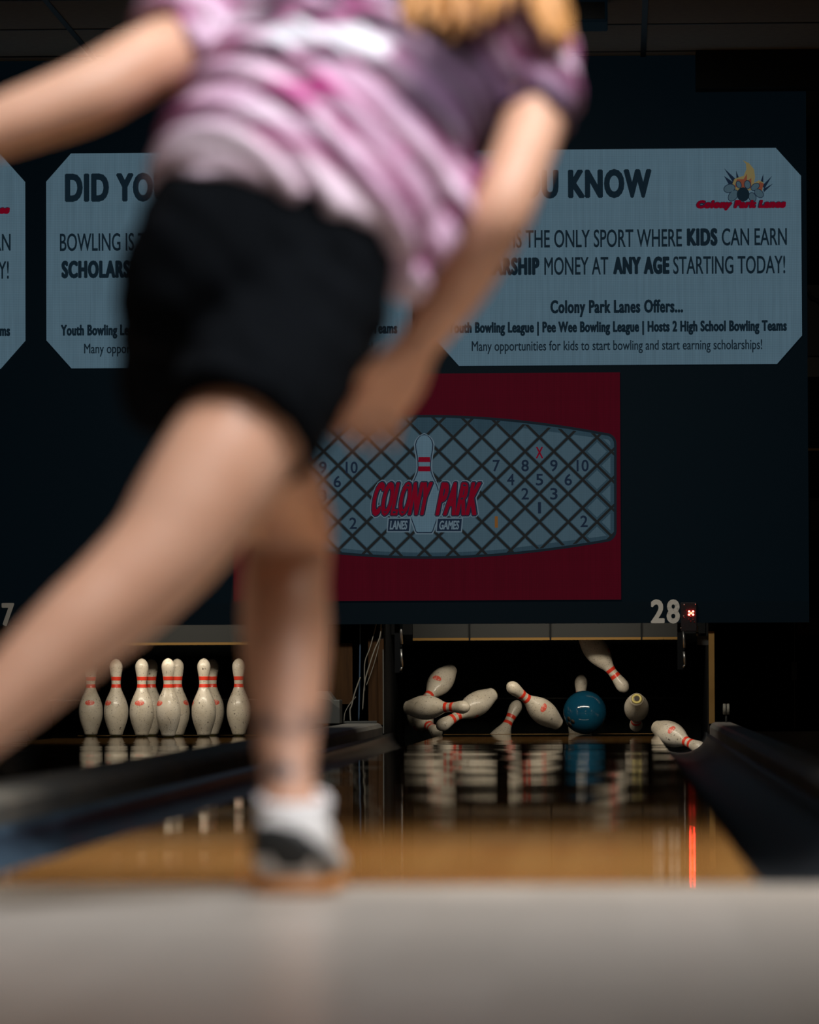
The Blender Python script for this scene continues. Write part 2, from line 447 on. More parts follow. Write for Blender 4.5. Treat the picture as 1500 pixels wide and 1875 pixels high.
def text_px(name, s, px0, px1, py0, py1, Y, m, parent, bold=0.0, shear=0.0, space=1.0):
    """Writing whose cap tops lie at pixel row py0 and baseline at py1 on the plane y = Y."""
    a = P(px0, py1, Y); b_ = P(px1, py0, Y)
    me = text_mesh(s, a.x, b_.x, a.z if shear else (a.z + P(px1, py1, Y).z) / 2, (P(px0, py0, Y).z + b_.z) / 2, Y, bold, shear, space)
    o = link(name, me, m)
    place(o, parent)
    return o
def poly_px(bm, pts, Y, thick=None):
    add_poly(bm, [(P(x, y, Y).x, P(x, y, Y).z) for x, y in pts], Y, None if thick is None else Y + thick)

SY = MASK_Y - .012               # face of the pale screens
def info_screen():
    c = P(1131, 668, SY)
    root = empty('led_screen', (c.x, SY, c.z), 'x', 'screen', 'pale screens with lettering above the pins')
    x0, x1 = P(794, 470, SY).x, P(1468, 470, SY).x
    z0, z1 = P(1131, 668, SY).z, P(1131, 273, SY).z
    cx, cz = .119, .134
    bm = bmesh.new()
    add_poly(bm, [(x0, z0 + cz), (x0 + cx, z0), (x1 - cx, z0), (x1, z0 + cz), (x1, z1 - cz), (x1 - cx, z1), (x0 + cx, z1), (x0, z1 - cz)], SY, SY + .011)
    place(from_bm('screen_panel', bm, M['scr_white']), root)
    y = SY - .0012; ink = M['scr_ink']
    T = lambda *a, **k: text_px('lettering', *a, y, ink, root, **k)
    T('DID YOU KNOW', 828, 1193, 311, 363, bold=.0075, space=1.12)
    T('BOWLING IS THE ONLY SPORT WHERE', 819, 1249, 421, 453, bold=.0010)
    T('KIDS', 1258, 1314, 418, 450, bold=.0052, space=1.15)
    T('CAN EARN', 1322, 1441, 418, 449, bold=.0010)
    T('SCHOLARSHIP', 822, 988, 472, 504, bold=.0052, space=1.15)
    T('MONEY AT', 997, 1114, 471, 503, bold=.0010)
    T('ANY AGE', 1123, 1226, 470, 502, bold=.0052, space=1.15)
    T('STARTING TODAY!', 1233, 1438, 469, 501, bold=.0010)
    T('Colony Park Lanes Offers...', 1008, 1251, 549, 573, bold=.0030, space=1.1)
    T('Youth Bowling League | Pee Wee Bowling League | Hosts 2 High School Bowling Teams', 821, 1441, 588, 608, bold=.0028, space=1.1)
    T('Many opportunities for kids to start bowling and start earning scholarships!', 864, 1396, 623, 641, bold=.0006)
    # burst of pins and flames over the red name
    for a, b_, c_ in (((1352, 332), (1326, 308), (1345, 338)), ((1345, 335), (1326, 322), (1338, 344)), ((1349, 330), (1348, 312), (1355, 330)),
                      ((1392, 336), (1398, 318), (1398, 338)), ((1396, 340), (1414, 322), (1400, 346)), ((1398, 346), (1416, 336), (1399, 352))):
        bm = bmesh.new(); poly_px(bm, (a, b_, c_), y)
        place(from_bm('logo_spike', bm, M['scr_navy']), root)
    bm = bmesh.new()
    poly_px(bm, ((1340, 340), (1345, 328), (1352, 325), (1362, 322), (1367, 310), (1366, 300), (1360, 293), (1372, 299), (1381, 310), (1383, 324), (1381, 335),
                 (1390, 330), (1398, 334), (1396, 350), (1380, 348), (1350, 350)), y - .0006)
    place(from_bm('logo_flame', bm, M['scr_flame']), root)
    bm = bmesh.new()
    poly_px(bm, ((1345, 342), (1350, 328), (1362, 328), (1368, 318), (1368, 332), (1376, 326), (1376, 345)), y - .0009)
    poly_px(bm, ((1387, 344), (1391, 333), (1399, 336), (1395, 349)), y - .0009)
    place(from_bm('logo_flame', bm, M['scr_flame_red']), root)
    def blob(cx_, cy_, a, b_, ang, n=20):
        return [(cx_ + a * math.cos(t) * math.cos(ang) - b_ * math.sin(t) * math.sin(ang), cy_ + a * math.cos(t) * math.sin(ang) + b_ * math.sin(t) * math.cos(ang))
                for t in [2 * math.pi * i / n for i in range(n)]]
    pins = ((1336, 345, 10, 7, -.3), (1343, 358, 11, 7, -.9), (1353, 338, 6, 4, 1.2), (1369, 338, 7, 5, 1.4), (1383, 342, 8, 5, -.6), (1390, 354, 9, 6, .7), (1378, 361, 8, 6, 1.2))
    for grow, mt_, dy in ((1.2, M['scr_navy'], .0011), (0, M['scr_lite'], .0014)):
        bm = bmesh.new()
        for p in pins: poly_px(bm, blob(p[0], p[1], p[2] + grow, p[3] + grow, p[4]), y - dy)
        place(from_bm('logo_pin' if not grow else 'logo_pin_outline', bm, mt_), root)
    bm = bmesh.new(); poly_px(bm, blob(1361, 356, 11.5, 13, 0), y - .0018)
    place(from_bm('logo_ball', bm, M['scr_ink']), root)
    for bo, mt_, dy in ((.0075, M['scr_navy'], .0021), (.0045, M['scr_letter'], .0024)):
        o = text_px('logo_lettering', 'Colony Park Lanes', 1273 if bo > .005 else 1274, 1438, 366, 382, y - dy, mt_, root, bold=bo, shear=.22, space=1.1)
    return root
def copy_tree(o, parent=None):
    c = o.copy(); col.objects.link(c)
    if parent:
        c.parent = parent
    for ch in list(o.children): copy_tree(ch, c)
    return c
scr = info_screen()
scr['label'] = 'pale lettered screen with the burst-of-pins logo, partly behind the throwing arm'
scr2 = copy_tree(scr); scr2.location.x -= 1.85
scr2['label'] = 'pale lettered screen mostly hidden behind the bowler\'s black shorts'
scr3 = copy_tree(scr); scr3.location.x -= 3.70
scr3['label'] = 'pale lettered screen cut off by the photo\'s edge below the outstretched bare arm'

# ---- red game screen
RY = MASK_Y - .012
c = P(782, 1098, RY)
game = empty('game_screen', (c.x, RY, c.z), 'crimson screen showing a netted frame of numbers and a pin logo', 'screen')
gx0, gx1 = P(427, 890, RY).x, P(1136.5, 890, RY).x
gz0, gz1 = P(782, 1099.5, RY).z, P(782, 684, RY).z
bm = bmesh.new(); add_poly(bm, [(gx0, gz0), (gx1, gz0), (gx1, gz1), (gx0, gz1)], RY, RY + .011)
place(from_bm('screen_panel', bm, M['scr_red']), game)
def barrel(grow=0.0):
    """Outline of the net frame in pixels, clockwise."""
    cx, half, rc = 782, 345 + grow, 18 + grow
    top = lambda x: 762 - grow + 33 * abs((x - cx) / 328) ** 1.9
    bot = lambda x: 1021 + grow - 31 * abs((x - cx) / 328) ** 1.9
    pts = [(x, top(x)) for x in [cx - half + rc + (2 * half - 2 * rc) * i / 40 for i in range(41)]]
    xr = cx + half; yt, yb = top(xr - rc), bot(xr - rc)
    pts += [(xr - rc + rc * math.sin(a), yt + rc - rc * math.cos(a)) for a in [math.pi / 2 * i / 6 for i in range(1, 7)]]
    pts += [(xr - rc + rc * math.cos(a), yb - rc + rc * math.sin(a)) for a in [math.pi / 2 * i / 6 for i in range(0, 6)]]
    pts += [(x, bot(x)) for x in [xr - rc - (2 * half - 2 * rc) * i / 40 for i in range(41)]]
    xl = cx - half
    pts += [(xl + rc - rc * math.sin(a), yb - rc + rc * math.cos(a)) for a in [math.pi / 2 * i / 6 for i in range(1, 7)]]
    pts += [(xl + rc - rc * math.cos(a), yt + rc - rc * math.sin(a)) for a in [math.pi / 2 * i / 6 for i in range(0, 6)]]
    return pts
def ring_px(bm, outer, inner, Y):
    o_ = [bm.verts.new(P(x, y, Y)) for x, y in outer]; i_ = [bm.verts.new(P(x, y, Y)) for x, y in inner]
    n = len(o_)
    for j in range(n): bm.faces.new((o_[j], o_[(j + 1) % n], i_[(j + 1) % n], i_[j]))
bm = bmesh.new(); poly_px(bm, barrel(0), RY - .0010); place(from_bm('net_backing', bm, M['scr_fence']), game)
bm = bmesh.new(); ring_px(bm, barrel(2.2), barrel(-2.5), RY - .0030); place(from_bm('net_frame', bm, M['scr_ink']), game)
bm = bmesh.new(); ring_px(bm, barrel(.5), barrel(-.6), RY - .0034); place(from_bm('net_frame_highlight', bm, M['scr_rope']), game)
# lighter diamonds and the rope lattice: both follow one grid
GX, GY, DW, DH = 909.0, 852.5, 52.7, 51.6
def clip(poly, clipper):
    """Sutherland-Hodgman: poly clipped by a convex outline (pixel space, clockwise on screen)."""
    out = poly
    n = len(clipper)
    for i in range(n):
        a, b_ = clipper[i], clipper[(i + 1) % n]
        side = lambda p: (b_[0] - a[0]) * (p[1] - a[1]) - (b_[1] - a[1]) * (p[0] - a[0])
        new = []
        for j in range(len(out)):
            p, q = out[j], out[(j + 1) % len(out)]
            sp, sq = side(p), side(q)
            if sp >= 0: new.append(p)
            if (sp >= 0) != (sq >= 0):
                t = sp / (sp - sq); new.append((p[0] + (q[0] - p[0]) * t, p[1] + (q[1] - p[1]) * t))
        out = new
        if len(out) < 3: return []
    return out
edge = barrel(-1.5)
bm = bmesh.new()
for i in range(-12, 6):
    for j in range(-5, 8):
        cx_, cy_ = GX + DW * (i + .5 * (j % 2)), GY + DH / 2 * j
        h = .40 if abs(cx_ - 782) < 300 else .34
        dm = clip([(cx_, cy_ - DH * h), (cx_ + DW * h, cy_), (cx_, cy_ + DH * h), (cx_ - DW * h, cy_)], barrel(-9))
        if len(dm) >= 3 and cy_ > 800 : poly_px(bm, dm, RY - .0014)
place(from_bm('net_field', bm, M['scr_lite']), game)
bm = bmesh.new()
for fam in (1, -1):
    for n in range(-24, 16):
        # (x-GX)/DW + fam*(y-GY)/DH = n + .5
        def pt(y): return (GX + DW * (n + .5 - fam * (y - GY) / DH), y)
        (xa, ya), (xb, yb) = pt(740), pt(1040)
        L = math.hypot(xb - xa, yb - ya); nx, ny = -(yb - ya) / L * 2.3, (xb - xa) / L * 2.3
        q = clip([(xa + nx, ya + ny), (xa - nx, ya - ny), (xb - nx, yb - ny), (xb + nx, yb + ny)][::-1], edge)
        if len(q) < 3: q = clip([(xa + nx, ya + ny), (xa - nx, ya - ny), (xb - nx, yb - ny), (xb + nx, yb + ny)], edge)
        if len(q) >= 3: poly_px(bm, q, RY - .0020 - .0002 * (fam > 0))
place(from_bm('net_lattice', bm, M['scr_rope']), game)
def num(s, cx_, cy_, m, h=21.0):
    w = {'1': 5.5, '10': 22, '7': 13}.get(s, 13.5) * h / 21
    text_px('number', s, cx_ - w / 2, cx_ + w / 2, cy_ - h / 2, cy_ + h / 2, RY - .0026, m, game, bold=.0012)
for dx, dy in ((0, 0), (-423, 3.5)):
    for s, gx, gy in (('7', 0, 0), ('8', 1, 0), ('9', 2, 0), ('10', 3, 0), ('4', .5, 1), ('5', 1.5, 1), ('6', 2.5, 1), ('2', 1, 2), ('3', 2, 2), ('1', 1.5, 3)):
        num(s, GX + dx + DW * gx, GY + dy + DH / 2 * gy, M['scr_navy'])
    num('X', GX + dx + DW * 1.5, GY + dy - DH / 2 + 2, M['scr_letter'])
    num('1', GX + dx, GY + dy + DH * 2, M['scr_orange'])
    num('2', GX + dx + DW * 3.05, GY + dy + DH * 2 - 1, M['scr_navy'])
# pin logo
PROF = [(0, 1.015), (.2, 1.25), (.75, 1.414), (2.25, 1.953), (3.375, 2.255), (4.5, 2.383), (5.875, 2.2815), (7.25, 1.8515), (8.625, 1.236), (9.375, .9825),
        (10, .8985), (10.875, .935), (11.75, 1.047), (12.625, 1.203), (13.5, 1.2735), (14.1, 1.12), (14.55, .82), (14.85, .48), (15, .0)]
def pin_px(cx_, y_top, y_bot, wscale, grow):
    s = (y_bot - y_top) / 15
    right = [(cx_ + r * s * wscale + grow, y_bot - z * s) for z, r in PROF]
    right[0] = (right[0][0], y_bot + grow); right[-1] = (cx_, y_top - grow)
    left = [(2 * cx_ - x, y) for x, y in reversed(right[:-1])]
    return right + left
for grow, m_, dy in ((3.4, M['scr_edge'], .0040), (1.2, M['scr_navy'], .0043), (-.6, M['scr_white'], .0046)):
    bm = bmesh.new(); poly_px(bm, pin_px(777, 796, 975, 1.02, grow), RY - dy)
    place(from_bm('logo_pin', bm, m_), game)
for ya, yb in ((837, 846), (854, 863)):
    bm = bmesh.new(); poly_px(bm, ((766.5, ya), (787.5, ya), (788, yb), (766, yb)), RY - .0049)
    place(from_bm('logo_stripe', bm, M['scr_letter']), game)
for bo, m_, dy in ((.0150, M['scr_edge'], .0052), (.0105, M['scr_navy'], .0055), (.0050, M['scr_letter'], .0058)):
    e = (bo - .0105) * 385
    text_px('logo_lettering', 'COLONY', 675 - e, 783 + e, 881 - e, 946 + e, RY - dy, m_, game, bold=bo, shear=.20, space=1.12)
    text_px('logo_lettering', 'PARK', 795 - e, 874 + e, 881 - e, 946 + e, RY - dy, m_, game, bold=bo, shear=.20, space=1.12)
for s, xa, xb in (('LANES', 710, 751), ('GAMES', 800, 846)):
    for g_, m_, dy in ((2.2, M['scr_edge'], .0050), (0, M['scr_navy'], .0053)):
        bm = bmesh.new(); poly_px(bm, ((xa + 2 - g_, 950 - g_), (xb + g_, 950 - g_), (xb - 2 + g_, 972.5 + g_), (xa - g_, 972.5 + g_)), RY - dy)
        place(from_bm('logo_plate', bm, m_), game)
    text_px('logo_lettering', s, xa + 3.5, xb - 6, 953.5, 969.5, RY - .0060, M['scr_edge'], game, bold=.0014, shear=.12)

# ---- lane numbers
NY = MASK_Y - .008
def lane_number(digits, spans, y0, y1, label):
    c = P(spans[0][0], y1, NY)
    root = empty('lane_number', (c.x, NY, c.z), label, 'lane number', 'lane numbers')
    for ch, (a, b_) in zip(digits, spans): text_px('digit', ch, a, b_, y0, y1, NY, M['white_paint'], root, bold=.0048)
lane_number('28', ((1192, 1217), (1221, 1245)), 1098, 1141, 'pale painted number 28 beside the red lit indicator box')
lane_number('27', ((-26, -3), (3, 26)), 1104, 1146, 'pale painted number 27 half cut off beside the raised calf')

# ---- foul indicator
IY = MASK_Y - .035
def indicator(lo, hi, lx, ly, label, lit=True):
    a, b_ = P(lo[0], hi[1], IY), P(hi[0], lo[1], IY)
    root = empty('lane_indicator', ((a.x + b_.x) / 2, IY, a.z), label, 'indicator box')
    box('case', (a.x, IY, a.z), (b_.x, MASK_Y - .005, b_.z), M['case'], root, .003)
    k = 4.6
    for i, (dx, dy) in enumerate(((-.95, -.62), (.62, -.62), (-.95, .62), (.62, .62), (-.15, 0))):
        bm = bmesh.new(); q = P(lx + dx * k, ly + dy * k, IY - .002)
        bmesh.ops.create_uvsphere(bm, u_segments=12, v_segments=8, radius=.0048 if i < 4 else .0040, matrix=Matrix.Translation(q))
        place(from_bm('led', bm, M['led'] if i < 4 else M['led_core'], None, True), root)
    for dx, dy in ((-.3, 1.5), (-.3, 3.4), (.6, 2.6), (1.2, 3.6), (-1, 2.5), (-2.2, -1.2), (-3.0, 1.8)):
        bm = bmesh.new(); q = P(lx + dx * k, ly + dy * k, IY - .001)
        bmesh.ops.create_uvsphere(bm, u_segments=8, v_segments=6, radius=.003, matrix=Matrix.Translation(q))
        place(from_bm('led', bm, M['led_dim'], None, True), root)
    for px, py in ((1253, 1107), (1274, 1106), (1247, 1150), (1252, 1128)):
        bm = bmesh.new(); q = P(px, py, IY - .001)
        bmesh.ops.create_uvsphere(bm, u_segments=8, v_segments=6, radius=.0035, matrix=Matrix.Translation(q))
        place(from_bm('screw', bm, M['steel'], None, True), root)
indicator((1247, 1103), (1276, 1156), 1266.5, 1122.5, 'small dark indicator box with a glowing red cross of lights')

# ---------------------------------------------------------------- pits behind the lanes
PIT_Y0, PIT_Y1 = DECK_END, 20.35
SIDE = HALF + G + .006
def pit(cx, words_):
    S(box('floor_pit', (cx - SIDE, PIT_Y0, -.30), (cx + SIDE, PIT_Y1, -.24), M['black']))
    r = empty('pit_curtain', (cx, PIT_Y1 - .15, -.2), 'dark hanging pit curtain behind the ' + words_, 'pit curtain', 'pit curtains')
    bm = bmesh.new(); n = 60
    rows = [[bm.verts.new((cx - SIDE + 2 * SIDE * i / n, PIT_Y1 - .15 + .012 * math.sin(i * .9) + .006 * math.sin(i * 2.3), z)) for i in range(n + 1)] for z in (-.24, .2, .6, 1.1)]
    for a, b_ in zip(rows, rows[1:]):
        for j in range(n): bm.faces.new((a[j], a[j + 1], b_[j + 1], b_[j]))
    o = from_bm('cloth', bm, M['curtain'], None, True)
    md = o.modifiers.new('thick', 'SOLIDIFY'); md.thickness = .012
    place(o, r)
    z = .275 - 35 / K(19.95)
    bm = bmesh.new(); add_cyl(bm, (cx - SIDE + .004, 19.95, z), (cx + SIDE - .004, 19.95, z), .0042)
    tag(place_free(from_bm('pit_rail', bm, M['steel'], None, True)), 'thin steel rail crossing the pit behind the ' + words_, 'rail', 'pit rails')
def place_free(o): return o
pit(0.0, 'scattered pins and blue ball')
pit(LX2, 'standing triangle of pins')

def kickback(x0, x1, edge_m, label, zt=.535):
    r = empty('kickback', ((x0 + x1) / 2, 17.86, -.05), label, 'side panel', 'pit side panels')
    box('board', (x0, 17.875, -.28), (x1, PIT_Y1, 1.1), M['black'], r)
    box('front_edge', (x0 - .001, 17.86, .06), (x1 + .001, 17.876, zt), edge_m, r, .002)
    return r
kickback(SIDE, SIDE + .026, M['gold_wood'], 'tall side panel with a yellow wooden edge below the red lit indicator', .50)
k = kickback(-SIDE - .026, -SIDE, M['brown_wood'], 'side panel with a brown plywood edge between the hanging cords and the scattered pins', .47)
box('edge_strip', (-SIDE - .004, 17.852, .02), (-SIDE + .001, 17.861, .42), M['hood'], k)
box('side_board', (-SIDE - .075, 17.90, .02), (-SIDE - .028, 17.925, .47), M['brown_wood'], k)
k = kickback(LX2 + SIDE, LX2 + SIDE + .026, M['brown_wood'], 'side panel between the standing pins and the grey hood')
box('side_board', (LX2 + SIDE + .03, 17.93, .16), (LX2 + SIDE + .14, 17.955, .45), M['brown_wood'], k)
kickback(LX2 - SIDE - .026, LX2 - SIDE, M['brown_wood'], 'side panel on the far side of the standing pins')

def pin_guard(cx, seams, label, zl):
    """Grey board with a yellow lower strip hanging over the pin deck."""
    Y = 18.66
    z0, z1 = zl, zl + .09
    r = empty('pin_guard', (cx, Y, z0), label, 'pin guard', 'grey guards above the pins')
    xa, xb = cx - .665, cx + .665
    box('board', (xa, Y, z0 + .010), (xb, Y + .02, z1 + .06), M['guard'], r)
    for e0, e1 in ((cx - SIDE + .003, xa), (xb, cx + SIDE - .003)): box('bracket', (e0, Y + .002, z0 + .03), (e1, Y + .018, z1 + .05), M['black'], r)
    box('strip', (xa, Y - .006, z0), (xb - .10, Y + .02, z0 + .0125), M['guard_strip'], r)
    box('strip', (xb - .099, Y - .004, z0), (xb, Y + .02, z0 + .0125), M['guard_strip'], r)
    for px in seams:
        x = P(px, 1155, Y).x
        box('seam', (x - .004, Y - .008, z0), (x + .004, Y + .001, z1 + .06), M['black'], r)
pin_guard(0.0, (860, 1008, 1175), 'grey board with a yellow lower strip above the scattered pins', P(1000, 1172, 18.66).z)
pin_guard(LX2, (), 'grey board with a yellow lower strip above the standing pins', P(370, 1181, 18.66).z)

# hanging rods at both sides of the scattered pins
def hanger(px, y0, y1, Y, label):
    a, b_ = P(px, y0, Y), P(px, y1, Y)
    r = empty('hanging_bracket', (b_.x, Y, b_.z), label, 'bracket', 'hanging brackets')
    box('back_plate', (a.x - .03, Y + .012, b_.z - .01), (a.x + .006, Y + .030, Z_LOW), M['black'], r)
    h = a.z - b_.z
    for na, (p0, p1, rr, m_) in enumerate((((.0, 0), (.004, -.46), .0075, M['steel']), ((.003, -.48), (-.002, -.55), .005, M['black']), ((.001, -.56), (.006, -.92), .0062, M['steel']), ((.006, -.92), (-.003, -1.0), .005, M['steel']))):
        bm = bmesh.new(); add_cyl(bm, (a.x + p0[0], Y, a.z + p0[1] * h), (a.x + p1[0], Y, a.z + p1[1] * h), rr, 10)
        place(from_bm('rod' if na != 1 else 'joint', bm, m_, None, True), r)
hanger(734, 1138, 1228, 17.835, 'steel bracket hanging beside the brown plywood panel edge')
hanger(1252, 1156, 1222, 17.835, 'steel bracket hanging below the red lit indicator box')
# clip next to the indicator
c = P(1277, 1160, 17.9)
r = empty('cable_clip', (c.x, c.y, c.z), 'small pale cable clip hanging just beside the red lit indicator', 'clip')
box('body', (c.x - .005, c.y - .006, c.z - .012), (c.x + .005, c.y + .006, c.z + .036), M['cord'], r, .002)
bm = bmesh.new(); add_box(bm, (c.x, c.y, c.z - .055), (c.x + .072, c.y + .004, c.z - .012)); place(from_bm('bracket', bm, M['grey_metal']), r)
box('tie', (c.x - .006, c.y - .008, c.z - .0), (c.x + .006, c.y + .007, c.z + .006), M['black'], r)

# cords between the two pits
Yc = 17.84
def hang(pts, rad, m_, label):
    o = cable('electric_cable', [P(x, y, Yc + dy) for x, y, dy in pts], rad, m_)
    tag(o, label, 'cord', 'cords between the two pits')
hang(((698, 1138, 0), (696, 1165, 0), (686, 1190, 0), (676, 1220, 0), (668, 1250, 0), (664, 1300, .02)), .0030, M['cord'], 'pale cord hanging straight from the screen wall beside the brown panel')
hang(((690, 1140, .03), (678, 1185, .03), (668, 1215, .03), (668, 1265, .03)), .0024, M['cord'], 'thin pale cord bowed just inside the brown panel')
hang(((700, 1150, .02), (692, 1190, .02), (682, 1225, .02), (671, 1255, .02)), .0018, M['cord'], 'thinnest pale cord crossing diagonally by the brown panel')
hang(((660, 1240, .05), (652, 1262, .05), (648, 1275, .05), (644, 1292, .05), (641, 1300, .05), (642, 1320, .05)), .0034, M['cord'], 'short thick pale cord standing by the grey hood')
hang(((652, 1276, .06), (640, 1290, .06), (632, 1305, .06), (630, 1320, .06)), .0022, M['cord'], 'thin pale cord curling down to the grey hood')
hang(((660, 1140, .08), (659, 1220, .08), (657, 1320, .08)), .0040, M['cord_blue'], 'dark blue cord hanging between the grey hood and the pale cords')

# grey hood at the end of the divider
hx0, hx1 = P(583, 1300, 17.5).x, P(625, 1300, 17.5).x
r = empty('ball_hood', ((hx0 + hx1) / 2, 17.5, .072), 'grey angular hood at the far end of the divider behind the shin', 'hood')
bm = bmesh.new()
zb, zt, zm, zk = .072, .072 + .148, .105 + .072, .072 + .03
pts = [(hx0 - .06, zb), (hx1, zb), (hx1, zb + .110), (hx1 - .026, zb + .110), (hx1 - .055, zb + .150), (hx0 - .06, zb + .150)]
add_poly(bm, pts, 17.36, 17.6)
place(from_bm('shell', bm, M['hood'], bevel=.003), r)
bm = bmesh.new()
add_poly(bm, [(hx0 - .06, zb), (hx1 + .001, zb), (hx1 + .001, zb + .07), (hx1 - .05, zb + .112), (hx0 - .06, zb + .135)], 17.345, 17.362)
place(from_bm('front_flap', bm, M['grey_metal'], bevel=.002), r)
# loose flat bar lying on the divider end
a = P(640, 1329, 17.4); b_ = P(680, 1335, 17.5)
bm = bmesh.new(); bmesh.ops.create_cube(bm, size=1, matrix=Matrix.Translation(Vector(((a.x + b_.x) / 2, 17.40, .0775))) @ Matrix.Rotation(.35, 4, 'Z') @ Matrix.Diagonal((.16, .025, .011, 1)))
tag(from_bm('metal_bar', bm, M['grey_metal'], bevel=.002), 'flat grey bar lying across the divider end beneath the hanging cords', 'bar')

# roller post on the other divider
c = P(1330, 1300, 17.2)
r = empty('roller_post', (c.x, 17.2, .072), 'small white twin-wheel roller post standing on the dusty divider end', 'roller')
bm = bmesh.new(); add_cyl(bm, (c.x, 17.2, .066), (c.x, 17.2, c.z + .012), .005, 10); place(from_bm('post', bm, M['grey_metal'], None, True), r)
for dx in (-.0085, .0085):
    bm = bmesh.new(); add_cyl(bm, (c.x + dx - .0065, 17.2, c.z + .004), (c.x + dx + .0065, 17.2, c.z + .004), .025, 24)
    place(from_bm('wheel', bm, M['cord'], None, False, .002), r)

# dark service bay on the far side of the divider
bay = P(1455, 1200, 19.5).x
r = empty('service_panel', (P(1380, 1330, 19.5).x, 19.5, -.28), 'black service panel beside the yellow edged pit side', 'panel')
box('board', (SIDE + .05, 19.5, -.28), (bay, 19.52, 1.0), M['black'], r)
box('edge', (bay - .003, 19.49, .02), (bay + .003, 19.50, .56), M['grey_metal'], r)
a, b_ = P(1449, 1246, 19.48), P(1460, 1212, 19.48)
box('latch', (a.x, 19.48, a.z), (b_.x, 19.499, b_.z), M['grey_metal'], r, .003)
a, b_ = P(1461, 1162, 19.7), P(1540, 1131, 19.7)
o = box('wooden_beam', (a.x, 19.7, a.z), (2.2, 19.8, b_.z), M['brown_wood']); tag(o, 'short brown wooden beam beyond the black service panel', 'beam')
a, b_ = P(1340, 1344, 19.3), P(1500, 1335, 19.3)
tag(box('low_ledge', (SIDE + .10, 19.3, -.29), (2.2, 19.48, a.z + .012), M['cap']), 'low dark grey ledge at the foot of the black service panel', 'ledge')
# things seen past the edge of the screen wall
Yb = 20.6
a, b_ = P(1478, 655, Yb), P(1560, 521, Yb)
r = empty('wall_board', (b_.x, Yb, a.z), 'grey wall board with a pale lower rail past the end of the screens', 'wall board')
box('board', (a.x - .06, Yb, a.z), (2.4, Yb + .03, b_.z), M['grey_metal'], r)
lo = P(1478, 690, Yb)
box('rail', (a.x - .06, Yb - .02, lo.z), (2.4, Yb + .03, a.z), M['hood'], r)
o = cable('loose_wire', [P(1478, 535, Yb - .02), P(1484, 548, Yb - .02), P(1494, 552, Yb - .02), P(1503, 562, Yb - .02), P(1510, 590, Yb - .02)], .005, M['black'])
tag(o, 'loose black wire lying against the grey wall board', 'wire')
a, b_ = P(1483, 972, Yb), P(1540, 916, Yb)
r = empty('junction_box', (a.x, Yb, a.z), 'small grey box with a pale top below the wall board', 'box')
box('case', (a.x, Yb, a.z), (2.0, Yb + .15, b_.z), M['grey_metal'], r, .004)
box('lid', (a.x - .006, Yb - .008, b_.z - .001), (2.01, Yb + .16, b_.z + .012), M['hood'], r, .002)
box('bracket', (a.x - .3, Yb + .14, .6), (2.3, Yb + .2, CEIL), M['black'], r)
a, b_ = P(1470, 825, Yb), P(1560, 823, Yb)
tag(box('wall_strip', (a.x - .03, Yb + .01, a.z), (2.4, Yb + .03, b_.z + .008), M['gold_wood']), 'thin yellowish strip on the dark wall past the screens', 'strip')

# ceiling fittings near the screens
M['soffit'] = mat('soffit_grey', (.018, .022, .024), .7, spec=.1)
a, b_ = P(1060, 40, 15.5), P(1112.5, 0, 15.5)
r = empty('ceiling_speaker', ((a.x + b_.x) / 2, 15.5, CEIL), 'dark square loudspeaker hanging under the ceiling behind the blonde hair', 'speaker')
bm = bmesh.new(); add_box(bm, (a.x - .02, 15.5, a.z), (b_.x, 15.85, CEIL - .02))
place(from_bm('cabinet', bm, M['mask'], bevel=.008), r)
box('mount', ((a.x + b_.x) / 2 - .04, 15.62, CEIL - .021), ((a.x + b_.x) / 2 + .04, 15.72, CEIL), M['black'], r)
box('grille', (a.x - .01, 15.492, a.z + .012), (b_.x - .012, 15.501, CEIL - .04), M['black'], r)
a, b_ = P(1275, 160, 17.6), P(1560, 112, 17.6)
o = box('soffit_panel', (a.x, 17.60, a.z), (2.6, MASK_Y, CEIL), M['soffit']); tag(o, 'dull grey panel between the ceiling and the screen with the logo', 'panel')

